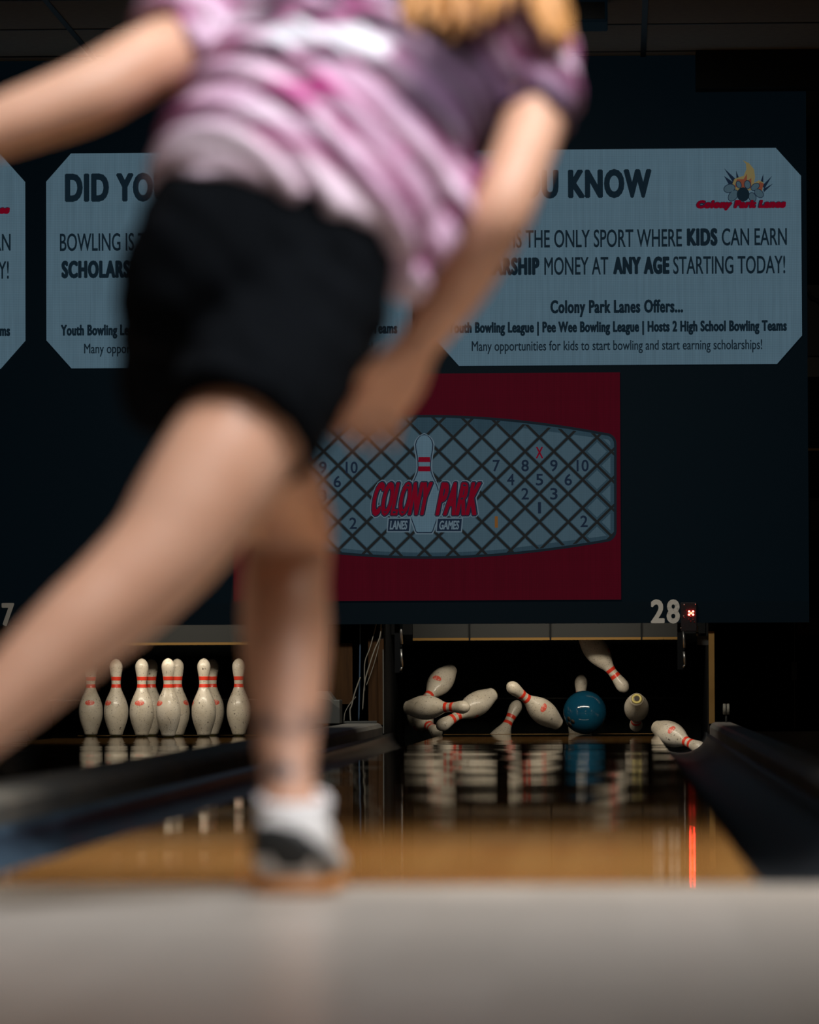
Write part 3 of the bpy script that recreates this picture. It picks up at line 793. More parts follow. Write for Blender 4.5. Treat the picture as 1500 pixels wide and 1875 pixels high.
# ---------------------------------------------------------------- bowling pins
IN = .0254
M['pin'] = mat('pin_white', (.72, .66, .55), .32, spec=.45, coat=.25)
def _pin(m):
    nt = m.node_tree; b = nt.nodes['Principled BSDF']
    tc = nt.nodes.new('ShaderNodeTexCoord'); oi = nt.nodes.new('ShaderNodeObjectInfo')
    ad = nt.nodes.new('ShaderNodeVectorMath'); ad.operation = 'ADD'
    mu = nt.nodes.new('ShaderNodeMath'); mu.operation = 'MULTIPLY'; mu.inputs[1].default_value = 40
    nt.links.new(oi.outputs['Random'], mu.inputs[0]); nt.links.new(tc.outputs['Object'], ad.inputs[0]); nt.links.new(mu.outputs[0], ad.inputs[1])
    def nz(scale, lo, hi):
        n = nt.nodes.new('ShaderNodeTexNoise'); n.inputs['Scale'].default_value = scale; n.inputs['Detail'].default_value = 4
        r = nt.nodes.new('ShaderNodeMapRange'); r.inputs['From Min'].default_value = lo; r.inputs['From Max'].default_value = hi
        nt.links.new(ad.outputs[0], n.inputs[0]); nt.links.new(n.outputs['Fac'], r.inputs[0]); return r.outputs[0]
    def mix(f, a, bcol):
        x = nt.nodes.new('ShaderNodeMix'); x.data_type = 'RGBA'
        nt.links.new(f, x.inputs[0]); 
        if isinstance(a, tuple): x.inputs[6].default_value = (*a, 1)
        else: nt.links.new(a, x.inputs[6])
        x.inputs[7].default_value = (*bcol, 1); return x.outputs[2]
    c = mix(nz(18, .35, .75), (.74, .68, .57), (.60, .53, .41))
    c = mix(nz(150, .61, .70), c, (.22, .19, .15))
    c = mix(nz(60, .66, .72), c, (.16, .13, .10))
    sp = nt.nodes.new('ShaderNodeSeparateXYZ'); nt.links.new(tc.outputs['Object'], sp.inputs[0])
    r = nt.nodes.new('ShaderNodeMapRange'); r.inputs['From Min'].default_value = .006; r.inputs['From Max'].default_value = .001
    nt.links.new(sp.outputs[2], r.inputs[0])
    c = mix(r.outputs[0], c, (.10, .08, .03))
    nt.links.new(c, b.inputs['Base Color'])
_pin(M['pin'])
M['stripe'] = mat('pin_stripe_red', (.85, .055, .025), .35, coat=.2)
M['emblem'] = mat('pin_emblem_red', (.78, .11, .07), .4, noise=(120, (.80, .45, .36), .52, .60))
M['base_ring'] = mat('pin_base_yellow', (.48, .40, .10), .45)
M['hole'] = mat('dark_hole', (.03, .022, .016), .7)

def smooth_prof(z):
    pts = [(a * IN, b_ * IN) for a, b_ in PROF]
    for i in range(len(pts) - 1):
        if pts[i][0] <= z <= pts[i + 1][0]:
            p0 = pts[max(i - 1, 0)]; p1, p2 = pts[i], pts[i + 1]; p3 = pts[min(i + 2, len(pts) - 1)]
            h = p2[0] - p1[0]; t = (z - p1[0]) / h
            m1 = (p2[1] - p0[1]) / (p2[0] - p0[0]) * h if i > 0 else (p2[1] - p1[1])
            m2 = (p3[1] - p1[1]) / (p3[0] - p1[0]) * h if i < len(pts) - 2 else (p2[1] - p1[1])
            t2, t3 = t * t, t * t * t
            return max(0, (2 * t3 - 3 * t2 + 1) * p1[1] + (t3 - 2 * t2 + t) * m1 + (-2 * t3 + 3 * t2) * p2[1] + (t3 - t2) * m2)
    return 0
def lathe(zs, rf, seg=40):
    bm = bmesh.new(); rings = []
    for z in zs: rings.append([bm.verts.new((rf(z) * math.cos(2 * math.pi * j / seg), rf(z) * math.sin(2 * math.pi * j / seg), z)) for j in range(seg)])
    for a, b_ in zip(rings, rings[1:]):
        for j in range(seg): bm.faces.new((a[j], a[(j + 1) % seg], b_[(j + 1) % seg], b_[j]))
    return bm, rings
zs = [15 * IN * i / 60 for i in range(57)] + [14.2 * IN, 14.4 * IN, 14.6 * IN, 14.8 * IN, 14.92 * IN]
bm, rings = lathe(zs, smooth_prof)
bm.faces.new(rings[0]); t = bm.verts.new((0, 0, 15 * IN))
for j in range(40): bm.faces.new((rings[-1][j], rings[-1][(j + 1) % 40], t))
pin_root = empty('bowling_pin', (0, 0, 0), 'x', 'bowling pin')
from_bm('body', bm, M['pin'], pin_root, True)
for za, zb_ in ((9.35, 10.05), (10.75, 11.5)):
    bm, rings = lathe([za * IN, (za + .02) * IN] + [(za + (zb_ - za) * i / 6) * IN for i in range(1, 6)] + [(zb_ - .02) * IN, zb_ * IN], lambda z, a=za, b_=zb_: smooth_prof(z) + (.0004 if a * IN + 1e-5 < z < b_ * IN - 1e-5 else -.0004))
    from_bm('stripe', bm, M['stripe'], pin_root, True)
bm = bmesh.new(); rows = []
n = 14
for i in range(n + 1):
    v = -1 + 2 * i / n; half = math.sqrt(max(0, 1 - v * v)) * .0235 + .0006
    z = 6.4 * IN + v * .0130; rr = smooth_prof(z) + .0005
    rows.append([bm.verts.new((rr * math.sin(-half / rr + 2 * half / rr * j / 12), -rr * math.cos(-half / rr + 2 * half / rr * j / 12), z)) for j in range(13)])
for a, b_ in zip(rows, rows[1:]):
    for j in range(12): bm.faces.new((a[j], a[j + 1], b_[j + 1], b_[j]))
from_bm('emblem', bm, M['emblem'], pin_root, True)
bm = bmesh.new(); seg = 32; prof = [(.0245, .0035), (.0258, .001), (.0250, -.0012), (.0225, -.0018), (.0165, -.0018), (.0150, -.0005)]
rings = [[bm.verts.new((r_ * math.cos(2 * math.pi * j / seg), r_ * math.sin(2 * math.pi * j / seg), z_)) for j in range(seg)] for r_, z_ in prof]
for a, b_ in zip(rings, rings[1:]):
    for j in range(seg): bm.faces.new((a[j], a[(j + 1) % seg], b_[(j + 1) % seg], b_[j]))
from_bm('base_ring', bm, M['base_ring'], pin_root, True)
bm = bmesh.new(); bmesh.ops.create_circle(bm, cap_ends=True, segments=24, radius=.0120, matrix=Matrix.Translation((0, 0, -.0006)))
from_bm('base_hole', bm, M['hole'], pin_root)

first = [pin_root]
def new_pin(label, group):
    o = first.pop() if first else copy_tree(pin_root)
    o['label'] = label; o['group'] = group
    return o
DECK_Z = .0014
# nine of the ten standing pins (the tenth is wholly behind the shin)
HEAD_Y = 18.29
rack = [(0, 0, -.9, 'foremost pin at the tip of the standing triangle, yellowed towards its base'),
        (-1, 1, -.15, 'standing pin just beside the foremost one, with a bold red oval facing us'),
        (1, 1, -1.5, 'standing pin of the second row with a speckled head and its oval turned aside'),
        (-2, 2, -.8, 'standing pin second from the raised calf, red oval on its side'),
        (0, 2, 1.1, 'standing pin half hidden directly behind the foremost pin'),
        (2, 2, 2.4, 'standing pin half hidden by the bowler\'s shin'),
        (-3, 3, 0.0, 'standing pin at the triangle corner beside the raised calf, its head hidden by the leg'),
        (-1, 3, 2.2, 'rear pin in the gap between the oval-faced pin and the foremost pin'),
        (1, 3, .35, 'rear pin half hidden behind the speckled-head pin beside the shin')]
for i, row, rz, lab in rack:
    o = new_pin(lab, 'pins standing in the triangle')
    o.location = (LX2 + i * .1524, HEAD_Y + row * .264, DECK_Z + .0018)
    o.rotation_euler = (0, 0, rz)

def fly_pin(base, top, Y, label, base_near=False, spin=0.0, anchor='base'):
    """A pin seen from its base pixel to its head pixel; tilted in depth so that it keeps its real length."""
    kk = K(Y); L = 15 * IN
    a = P(base[0], base[1], Y); b_ = P(top[0], top[1], Y)
    flat = (b_ - a).length
    dy = math.sqrt(max(0, L * L - flat * flat)) * (1 if base_near else -1)
    d = b_ - a; d.y += dy; d.normalize()
    mid = (a + b_) / 2
    start = mid - d * L / 2
    o = new_pin(label, 'pins flying and falling round the ball')
    q = Vector((0, 0, 1)).rotation_difference(d)
    R_ = q.to_matrix() @ Matrix.Rotation(spin, 3, 'Z')
    # turn the oval emblem (local -Y) towards the camera, then apply spin
    loc = R_.transposed() @ (CAM - mid).normalized()
    ang = math.atan2(loc.x, -loc.y)
    R_ = R_ @ Matrix.Rotation(ang + spin, 3, 'Z')
    o.matrix_world = Matrix.Translation(start) @ R_.to_4x4()
    o.location, o.rotation_euler = start, R_.to_euler()
    return o
fly_pin((826, 1224), (764, 1301), 19.02, 'fallen pin leaning up behind the level pin, its foot raised highest of that tangle', False, .5)
fly_pin((742, 1296), (861, 1294.5), 18.62, 'pin floating level with its neck pointing at the ball', False, 1.9)
fly_pin((904, 1269.5), (802, 1333), 18.82, 'pin tipped head down with its foot raised towards the ball, crossing the level pin', False, -1.5)
fly_pin((752, 1304), (806, 1344), 19.02, 'pin lying low beneath the level pin, only its striped neck showing', False, 1.5)
fly_pin((893, 1400), (950, 1283), 19.45, 'pin toppling off the deck edge, only its neck and shoulder showing', True, 2.5)
fly_pin((1023, 1327), (931, 1252), 18.70, 'pin diving sideways with its head towards the tangle and a red oval facing us', False, .35)
fly_pin((1062, 1373), (1064.5, 1235), 19.31, 'pin standing behind the blue ball, only its head above it', True, 3.0)
fly_pin((1063, 1152), (1150, 1269), 18.98, 'pin flying upside down high above the blue ball', True, -1.4)
fly_pin((1166, 1279), (1165, 1334), 18.72, 'pin turned foot towards us showing its yellow ring and dark hole', True, 3.0)
fly_pin((1201, 1331), (1289, 1373), 18.40, 'pin toppled into the far end of the gutter, red oval facing up', False, -.4)

# ---------------------------------------------------------------- ball
BR = .108
Yb = 18.98
c = P(1071, 1299, Yb)
M['ball'] = mat('ball_blue', (.005, .062, .125), .10, spec=.5, coat=.6, noise=(9, (.008, .09, .165), .35, .65))
ball = empty('bowling_ball', (c.x, Yb, DECK_Z), 'glossy blue bowling ball striking the pins', 'bowling ball')
bm = bmesh.new(); bmesh.ops.create_uvsphere(bm, u_segments=48, v_segments=32, radius=BR, matrix=Matrix.Translation((c.x, Yb, DECK_Z + BR)))
place(from_bm('shell', bm, M['ball'], None, True), ball)
for px, py, rr in ((1042, 1316, .012), (1049, 1321, .012), (1043.5, 1326, .014)):
    q = P(px, py, Yb); ctr = Vector((c.x, Yb, DECK_Z + BR))
    dx, dz = q.x - ctr.x, q.z - ctr.z
    d = Vector((dx, -math.sqrt(max(1e-6, BR * BR - dx * dx - dz * dz)), dz)).normalized()
    bm = bmesh.new()
    M4 = Matrix.Translation(ctr + d * (BR - .0008)) @ d.to_track_quat('Z', 'Y').to_matrix().to_4x4()
    bmesh.ops.create_cone(bm, cap_ends=True, segments=20, radius1=rr, radius2=rr, depth=.003, matrix=M4)
    place(from_bm('finger_hole', bm, M['hole'], None, True), ball)

# ---------------------------------------------------------------- the bowler
M['skin'] = mat('skin', (.55, .315, .215), .48, spec=.30, sss=.12, noise=(14, (.50, .265, .170), .35, .75), bump=(220, .06, .002))
def _tattoo(m):
    """Two inked bands round the standing ankle."""
    nt = m.node_tree; b = nt.nodes['Principled BSDF']
    old = b.inputs['Base Color'].links[0].from_socket
    tc = nt.nodes.new('ShaderNodeTexCoord'); sp = nt.nodes.new('ShaderNodeSeparateXYZ')
    nt.links.new(tc.outputs['Object'], sp.inputs[0])
    nz = nt.nodes.new('ShaderNodeTexNoise'); nz.inputs['Scale'].default_value = 38
    nt.links.new(tc.outputs['Object'], nz.inputs[0])
    at = nt.nodes.new('ShaderNodeAttribute'); at.attribute_name = 'ink'
    mu = nt.nodes.new('ShaderNodeMath'); mu.operation = 'MULTIPLY'; nt.links.new(at.outputs['Fac'], mu.inputs[0])
    mr = nt.nodes.new('ShaderNodeMapRange'); mr.inputs['From Min'].default_value = .34; mr.inputs['From Max'].default_value = .56
    nt.links.new(nz.outputs['Fac'], mr.inputs[0]); nt.links.new(mr.outputs[0], mu.inputs[1])
    mx = nt.nodes.new('ShaderNodeMix'); mx.data_type = 'RGBA'
    nt.links.new(mu.outputs[0], mx.inputs[0]); nt.links.new(old, mx.inputs[6]); mx.inputs[7].default_value = (.035, .045, .055, 1)
    nt.links.new(mx.outputs[2], b.inputs['Base Color'])
_tattoo(M['skin'])
M['shorts'] = mat('shorts_black', (.0022, .0030, .0042), .95, spec=.05, bump=(300, .2, .002))
M['hair'] = mat('hair_blonde', (.58, .29, .10), .5, spec=.3, noise=(16, (.36, .15, .04), .35, .7, (6, 6, 1)))
M['shoe_white'] = mat('shoe_white', (.62, .61, .60), .6)
M['shoe_black'] = mat('shoe_black', (.010, .012, .012), .6)
M['gum'] = mat('shoe_gum_sole', (.42, .17, .045), .5)
M['sock'] = mat('sock_white', (.68, .67, .68), .8)

person = empty('person', (P(530, 1630, -.3).x, -.32, 0), 'bowler in a pink striped jersey and black shorts bending low after releasing the ball', 'person')

def rings_tube(bm, spec, seg=28, sub=5, cap=True):
    """spec rows: (centre Vector, side radius, depth radius); cross sections face the path, side axis across the view."""
    n = len(spec); fine = []
    for i in range(n - 1):
        p0, p1, p2, p3 = spec[max(i - 1, 0)], spec[i], spec[i + 1], spec[min(i + 2, n - 1)]
        for k in range(sub):
            t = k / sub
            cr = lambda a, b_, c, d: .5 * ((2 * b_) + (c - a) * t + (2 * a - 5 * b_ + 4 * c - d) * t * t + (3 * b_ - a - 3 * c + d) * t ** 3)
            fine.append(tuple(cr(p0[j], p1[j], p2[j], p3[j]) for j in range(3)))
    fine.append(spec[-1])
    rr = []
    for i, (c, w, d) in enumerate(fine):
        T = (fine[min(i + 1, len(fine) - 1)][0] - fine[max(i - 1, 0)][0]).normalized()
        s = T.cross(Vector((0, 1, 0)))
        if s.length < .15: s = T.cross(Vector((0, 0, 1)))
        s.normalize(); nn = s.cross(T).normalized()
        rr.append([bm.verts.new(c + s * (w * math.cos(a)) + nn * (d * math.sin(a))) for a in [2 * math.pi * j / seg for j in range(seg)]])
    for a, b_ in zip(rr, rr[1:]):
        for j in range(seg): bm.faces.new((a[j], a[(j + 1) % seg], b_[(j + 1) % seg], b_[j]))
    if cap:
        for ring, dirn in ((rr[0], -1), (rr[-1], 1)):
            bm.faces.new(ring)
def px_spec(rows, dr=.9):
    out = []
    for r in rows:
        px, py, Y, hw = r[:4]; ratio = r[4] if len(r) > 4 else dr
        w = hw / K(Y)
        out.append((P(px, py, Y), w, w * ratio))
    return out
def ellipsoid(bm, c, r, rot=None):
    M4 = Matrix.Translation(c) @ (rot.to_4x4() if rot else Matrix()) @ Matrix.Diagonal((*r, 1))
    bmesh.ops.create_uvsphere(bm, u_segments=28, v_segments=18, radius=1, matrix=M4)
def solid(name, bm, m, voxel, smooth=4, parent=None):
    """Melt overlapping closed shapes into one continuous skin."""
    bmesh.ops.recalc_face_normals(bm, faces=bm.faces)
    me = bpy.data.meshes.new('tmp'); bm.to_mesh(me); bm.free()
    o = bpy.data.objects.new('tmp', me); col.objects.link(o)
    md = o.modifiers.new('r', 'REMESH'); md.mode = 'VOXEL'; md.voxel_size = voxel
    ms = o.modifiers.new('s', 'SMOOTH'); ms.iterations = smooth; ms.factor = .5
    bpy.context.view_layer.update()
    out = bpy.data.meshes.new_from_object(o.evaluated_get(bpy.context.evaluated_depsgraph_get()))
    bpy.data.objects.remove(o)
    out.name = name
    ob = link(name, out, m, None, True)
    if parent: place(ob, parent)
    return ob

# ---- body: torso, neck, head, limbs, hands and feet in one surface
bm = bmesh.new()
TORSO = [(440, 665, -.42, 105, .80), (450, 610, -.43, 190, .70), (470, 530, -.43, 222, .70), (505, 440, -.40, 208, .66), (545, 350, -.34, 196, .64),
         (600, 250, -.27, 205, .62), (655, 140, -.20, 222, .60), (705, 40, -.13, 232, .52), (745, -35, -.07, 170, .50), (780, -90, -.02, 72, .9), (812, -140, .03, 66, 1.0)]
rings_tube(bm, px_spec(TORSO), 36)
HEAD = P(845, -225, .10)
ellipsoid(bm, HEAD, (.076, .098, .108), Matrix.Rotation(.45, 3, 'X') @ Matrix.Rotation(.2, 3, 'Y'))
ax = Matrix.Rotation(-.35, 3, 'X') @ Matrix.Rotation(.2, 3, 'Y')       # facing the pins, chin a little down
ellipsoid(bm, HEAD + ax @ Vector((0, .055, -.062)), (.052, .050, .052))  # jaw
ellipsoid(bm, HEAD + ax @ Vector((0, .088, -.098)), (.024, .020, .018))  # chin
rings_tube(bm, [(HEAD + ax @ Vector((0, .090, .015)), .009, .009), (HEAD + ax @ Vector((0, .108, -.022)), .014, .013), (HEAD + ax @ Vector((0, .094, -.040)), .015, .010)], 12, 3)
for sgn in (-1, 1):
    ellipsoid(bm, HEAD + ax @ Vector((sgn * .076, -.005, -.020)), (.010, .020, .032))      # ears
    ellipsoid(bm, HEAD + ax @ Vector((sgn * .034, .076, .020)), (.024, .016, .009))        # brows
    ellipsoid(bm, HEAD + ax @ Vector((sgn * .040, .076, -.032)), (.024, .018, .020))       # cheeks
ellipsoid(bm, HEAD + ax @ Vector((0, .094, -.066)), (.024, .012, .006)); ellipsoid(bm, HEAD + ax @ Vector((0, .093, -.076)), (.021, .012, .006))   # lips
# standing leg (slides forward) and trailing leg (crosses behind)
LEG_A = [(345, 585, -.40, 108), (400, 720, -.30, 104), (478, 850, -.17, 96), (524, 950, -.07, 84), (529, 1005, -.045, 77), (522, 1070, -.08, 79), (522, 1150, -.15, 83, 1.0),
         (522, 1240, -.205, 76, 1.0), (524, 1330, -.25, 62, 1.0), (526, 1410, -.285, 51, 1.05), (530, 1470, -.31, 50, 1.1), (534, 1540, -.325, 54, 1.1), (536, 1600, -.33, 52, 1.1)]
LEG_B = [(525, 600, -.47, 120), (478, 730, -.54, 116), (408, 850, -.60, 118), (345, 945, -.64, 112), (295, 1015, -.67, 101), (222, 1088, -.70, 94, 1.0), (144, 1155, -.735, 87, 1.0), (48, 1245, -.775, 77, 1.0),
         (-60, 1345, -.82, 62, 1.0), (-140, 1420, -.85, 51, 1.05), (-190, 1475, -.86, 52, 1.1)]
rings_tube(bm, px_spec(LEG_A, .95)); rings_tube(bm, px_spec(LEG_B, .95))
ank_a, ank_b = P(534, 1540, -.325), P(-190, 1475, -.86)
rings_tube(bm, [(Vector((ank_a.x, -.37, .052)), .030, .030), (Vector((ank_a.x, -.32, .055)), .034, .038), (Vector((ank_a.x + .004, -.24, .040)), .038, .028), (Vector((ank_a.x + .01, -.15, .028)), .040, .016)], 20)
_rs = Matrix.Rotation(.25, 4, 'Z') @ Matrix.Rotation(-.14, 4, 'X') @ Matrix.Diagonal((1.08, 1.08, 1.04, 1))
SHOE_B = Matrix.Translation(ank_b - (_rs @ Vector((0, -.052, .100)))) @ _rs
FB = [(SHOE_B @ Vector(c), w_, d_) for c, w_, d_ in (((0, -.070, .060), .026, .028), ((0, -.045, .062), .032, .036), ((0, .03, .044), .036, .026), ((0, .10, .032), .038, .014))]
rings_tube(bm, FB, 20)
# throwing arm hanging down, other arm flung out
ARM_R = [(935, 60, -.12, 86), (985, 125, -.14, 66), (978, 215, -.20, 58), (946, 310, -.27, 57), (916, 392, -.31, 57), (882, 450, -.30, 57), (848, 510, -.27, 54), (806, 572, -.24, 47), (765, 630, -.215, 39, .75), (748, 655, -.21, 38, .65)]
ARM_L = [(480, 10, -.12, 92), (395, 45, -.19, 70), (310, 92, -.27, 66), (240, 128, -.33, 66), (170, 168, -.37, 66), (90, 200, -.40, 62), (0, 232, -.43, 56), (-110, 272, -.46, 45), (-190, 300, -.48, 34, .75), (-215, 310, -.485, 33, .65)]
rings_tube(bm, px_spec(ARM_R, .95)); rings_tube(bm, px_spec(ARM_L, .95))
def hand(w, d, side, scale=1.0, curl=.5):
    """Palm, four unequal bent fingers and a thumb. d: towards the fingers, side: towards the thumb."""
    d = d.normalized(); side = (side - d * side.dot(d)).normalized(); n = side.cross(d).normalized()   # n: palm side
    for k in range(4):                                      # palm of four metacarpal ridges
        o = side * (.030 - .020 * k) * scale
        rings_tube(bm, [(w - d * .012 + o * .55, .013, .014), (w + d * .04 * scale + o * .9, .0155, .0145), (w + d * .085 * scale + o, .0125, .0120)], 14, 4)
    L = (.072, .080, .074, .058)
    for k in range(4):
        o = side * (.031 - .0205 * k) * scale
        p = w + d * .082 * scale + o; a = curl * (.55 + .18 * k); v = d
        pts = [(p, .0098, .0098)]
        for seg_, f in enumerate((.45, .30, .25)):
            ang = a * (.6, 1.3, 1.9)[seg_]
            v = (d * math.cos(ang) + n * math.sin(ang) + side * (.10 - .07 * k)).normalized()
            p = p + v * L[k] * f * scale
            r = (.0090, .0082, .0066)[seg_]; pts.append((p, r, r))
        rings_tube(bm, pts, 12, 4)
    b0 = w + d * .020 * scale + side * .026 * scale
    p1 = b0 + (side * .75 + d * .6 + n * .35).normalized() * .040 * scale
    p2 = p1 + (side * .35 + d * .85 + n * .35).normalized() * .032 * scale
    p3 = p2 + (side * .05 + d * .95 + n * .3).normalized() * .026 * scale
    rings_tube(bm, [(b0 - side * .012, .015, .015), (b0, .0145, .0145), (p1, .0110, .0110), (p2, .0102, .0102), (p3, .0075, .0075)], 12, 4)
wr = P(752, 650, -.21); hand(wr, P(655, 800, -.13) - wr, Vector((-.75, -.25, .10)), 1.0, .55)
wl = P(-215, 310, -.485); hand(wl, P(-330, 345, -.5) - wl, Vector((.2, .9, .3)), 1.0, .35)
body = solid('body', bm, M['skin'], .0055, 5, person)
me = body.data
at = me.attributes.new('ink', 'FLOAT', 'POINT')
base = Vector(person.location)
for i, v in enumerate(me.vertices):
    w = v.co + base; px, py = proj(w)
    on = 0.0
    if w.y > -.42 and w.z < .36 and 430 < px < 620:
        on = max(math.exp(-((py - 1325) / 24) ** 2) * .8, math.exp(-((py - 1408 + (px - 520) * .15) / 20) ** 2) * (1.0 if px < 540 else .6))
    at.data[i].value = on

# ---- shorts
bm = bmesh.new()
rings_tube(bm, px_spec([(508, 375, -.37, 222, .66), (488, 440, -.41, 240, .66), (466, 530, -.43, 252, .68), (446, 610, -.43, 240, .72), (436, 670, -.43, 205, .72)]), 40)
rings_tube(bm, px_spec([(352, 570, -.40, 140), (366, 630, -.375, 150, .95), (372, 670, -.345, 160, .95), (378, 706, -.315, 166, .9)], 1.0), 32)
rings_tube(bm, px_spec([(530, 570, -.45, 160), (512, 640, -.485, 156, 1.0), (478, 712, -.53, 156, 1.0), (436, 790, -.575, 154, 1.0)], 1.0), 32)
shorts = solid('shorts', bm, M['shorts'], .007, 6, person)
tex_n = lambda a, b_, c: math.sin(a * 3.1 + b_ * 1.7) * math.sin(b_ * 2.3 - c * 1.1) * math.sin(c * 2.9 + a * .7)
for v in shorts.data.vertices:
    q = v.co * 22
    v.co += v.normal * .004 * (tex_n(q.x, q.y, q.z) + .5 * tex_n(q.x * 2.1, q.y * 2.3, q.z * 1.2))

# ---- jersey
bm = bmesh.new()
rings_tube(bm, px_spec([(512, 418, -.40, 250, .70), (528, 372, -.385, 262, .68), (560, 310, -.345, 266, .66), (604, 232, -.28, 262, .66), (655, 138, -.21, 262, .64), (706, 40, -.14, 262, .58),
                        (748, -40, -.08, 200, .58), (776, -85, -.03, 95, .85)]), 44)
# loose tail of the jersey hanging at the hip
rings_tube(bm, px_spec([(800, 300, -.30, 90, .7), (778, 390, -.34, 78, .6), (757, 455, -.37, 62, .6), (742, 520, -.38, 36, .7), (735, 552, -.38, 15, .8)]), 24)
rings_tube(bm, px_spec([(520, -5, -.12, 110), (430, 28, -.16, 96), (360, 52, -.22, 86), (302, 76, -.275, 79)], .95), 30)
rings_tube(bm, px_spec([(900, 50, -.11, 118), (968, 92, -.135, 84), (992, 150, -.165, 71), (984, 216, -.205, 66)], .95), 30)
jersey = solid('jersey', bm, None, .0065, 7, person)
spine = (P(660, 130, -.2) - P(520, 420, -.4)).normalized()
o_ = P(520, 420, -.4) - base
acr = Vector((0, 1, 0)).cross(spine).normalized()
me = jersey.data
a_s = me.attributes.new('along', 'FLOAT', 'POINT'); a_t = me.attributes.new('across', 'FLOAT', 'POINT')
for i, v in enumerate(me.vertices):
    d = v.co - o_; s_, t_ = d.dot(spine), d.dot(acr)
    # soft folds: they fan from the low hip towards the raised side
    w = s_ * 1.0 + .30 * t_ + .35 * t_ * t_ + .018 * math.sin(t_ * 17 + s_ * 6)
    amp = .0115 * min(1, max(.25, 1.15 - s_ * 1.6))
    f = math.sin(w * 2 * math.pi / .062 + 1.3 * math.sin(t_ * 11)) * .75 + .45 * math.sin(w * 2 * math.pi / .035 + 2.1 * math.sin(t_ * 9 + 1))
    v.co += v.normal * amp * f
    a_s.data[i].value, a_t.data[i].value = s_, t_
def jersey_mat():
    m = bpy.data.materials.new('jersey_tie_dye'); m.use_nodes = True
    nt = m.node_tree; b = nt.nodes['Principled BSDF']; b.inputs['Roughness'].default_value = .7; b.inputs['Specular IOR Level'].default_value = .25
    A = nt.nodes.new('ShaderNodeAttribute'); A.attribute_name = 'along'
    B = nt.nodes.new('ShaderNodeAttribute'); B.attribute_name = 'across'
    def mt(op, a, bv=0.0, cv=None):
        n = nt.nodes.new('ShaderNodeMath'); n.operation = op
        for i, v in enumerate((a, bv, cv)):
            if v is None: continue
            if isinstance(v, (int, float)): n.inputs[i].default_value = v
            else: nt.links.new(v, n.inputs[i])
        return n.outputs[0]
    S_, T_ = A.outputs['Fac'], B.outputs['Fac']
    def noise(sx, sy, scale, detail=3.0):
        c = nt.nodes.new('ShaderNodeCombineXYZ'); nt.links.new(mt('MULTIPLY', S_, sx), c.inputs[0]); nt.links.new(mt('MULTIPLY', T_, sy), c.inputs[1])
        n = nt.nodes.new('ShaderNodeTexNoise'); n.inputs['Scale'].default_value = scale; n.inputs['Detail'].default_value = detail
        nt.links.new(c.outputs[0], n.inputs[0]); return n.outputs['Fac']
    def rng(v, lo, hi):
        r = nt.nodes.new('ShaderNodeMapRange'); r.interpolation_type = 'SMOOTHSTEP'
        r.inputs['From Min'].default_value = lo; r.inputs['From Max'].default_value = hi
        nt.links.new(v, r.inputs[0]); return r.outputs[0]
    def mix(f, a, c):
        x = nt.nodes.new('ShaderNodeMix'); x.data_type = 'RGBA'; nt.links.new(f, x.inputs[0])
        for s, v in ((6, a), (7, c)):
            if isinstance(v, tuple): x.inputs[s].default_value = (*v, 1)
            else: nt.links.new(v, x.inputs[s])
        return x.outputs[2]
    # wavy stripes: pale lilac and rose, with magenta between
    wv = mt('ADD', mt('ADD', S_, mt('MULTIPLY', T_, .22)), mt('MULTIPLY', noise(3, 5, 1.6), .05))
    stripe = mt('SINE', mt('MULTIPLY', wv, 2 * math.pi / .060))
    c = mix(rng(stripe, -.7, .7), (.26, .075, .165), (.52, .34, .47))
    c = mix(rng(noise(26, 4, 1.0), .50, .66), c, (.70, .57, .68))
    c = mix(rng(noise(9, 6, 1.3), .56, .70), c, (.46, .06, .25))
    # shade painted in together with dark pattern on the shoulder-blade side
    plum_shade = mt('MULTIPLY', rng(mt('ADD', T_, mt('MULTIPLY', noise(5, 5, 1.2), .10)), .06, .15), rng(mt('ADD', S_, mt('MULTIPLY', T_, -.3)), .09, .17))
    plum_shade = mt('MULTIPLY', plum_shade, rng(mt('MULTIPLY', S_, -1.0), -.42, -.33))
    c = mix(mt('MULTIPLY', plum_shade, .93), c, (.034, .016, .042))
    # dark name bands with a pale block on the upper back
    inx = mt('MULTIPLY', rng(T_, -.17, -.13), rng(mt('MULTIPLY', T_, -1.0), -.09, -.03))
    zz = mt('SUBTRACT', S_, mt('MULTIPLY', T_, .25))
    for z0, hw_ in ((.203, .009), (.286, .012), (.335, .012)):
        ab = mt('ABSOLUTE', mt('SUBTRACT', zz, z0))
        c = mix(mt('MULTIPLY', mt('MULTIPLY', rng(mt('MULTIPLY', ab, -1.0), -hw_ - .006, -hw_ + .004), inx), .92), c, (.030, .020, .034))
    ab = mt('ABSOLUTE', mt('SUBTRACT', zz, .244))
    pale = mt('MULTIPLY', rng(mt('MULTIPLY', ab, -1.0), -.026, -.014), mt('MULTIPLY', rng(T_, -.14, -.11), rng(mt('MULTIPLY', T_, -1.0), -.045, -.02)))
    c = mix(mt('MULTIPLY', pale, .92), c, (.72, .75, .80))
    hem = rng(mt('MULTIPLY', mt('ADD', S_, mt('MULTIPLY', T_, .05)), -1.0), -.020, .0)
    c = mix(mt('MULTIPLY', hem, .7), c, (.72, .60, .68))
    nt.links.new(c, b.inputs['Base Color'])
    return m
jersey.data.materials.append(jersey_mat())

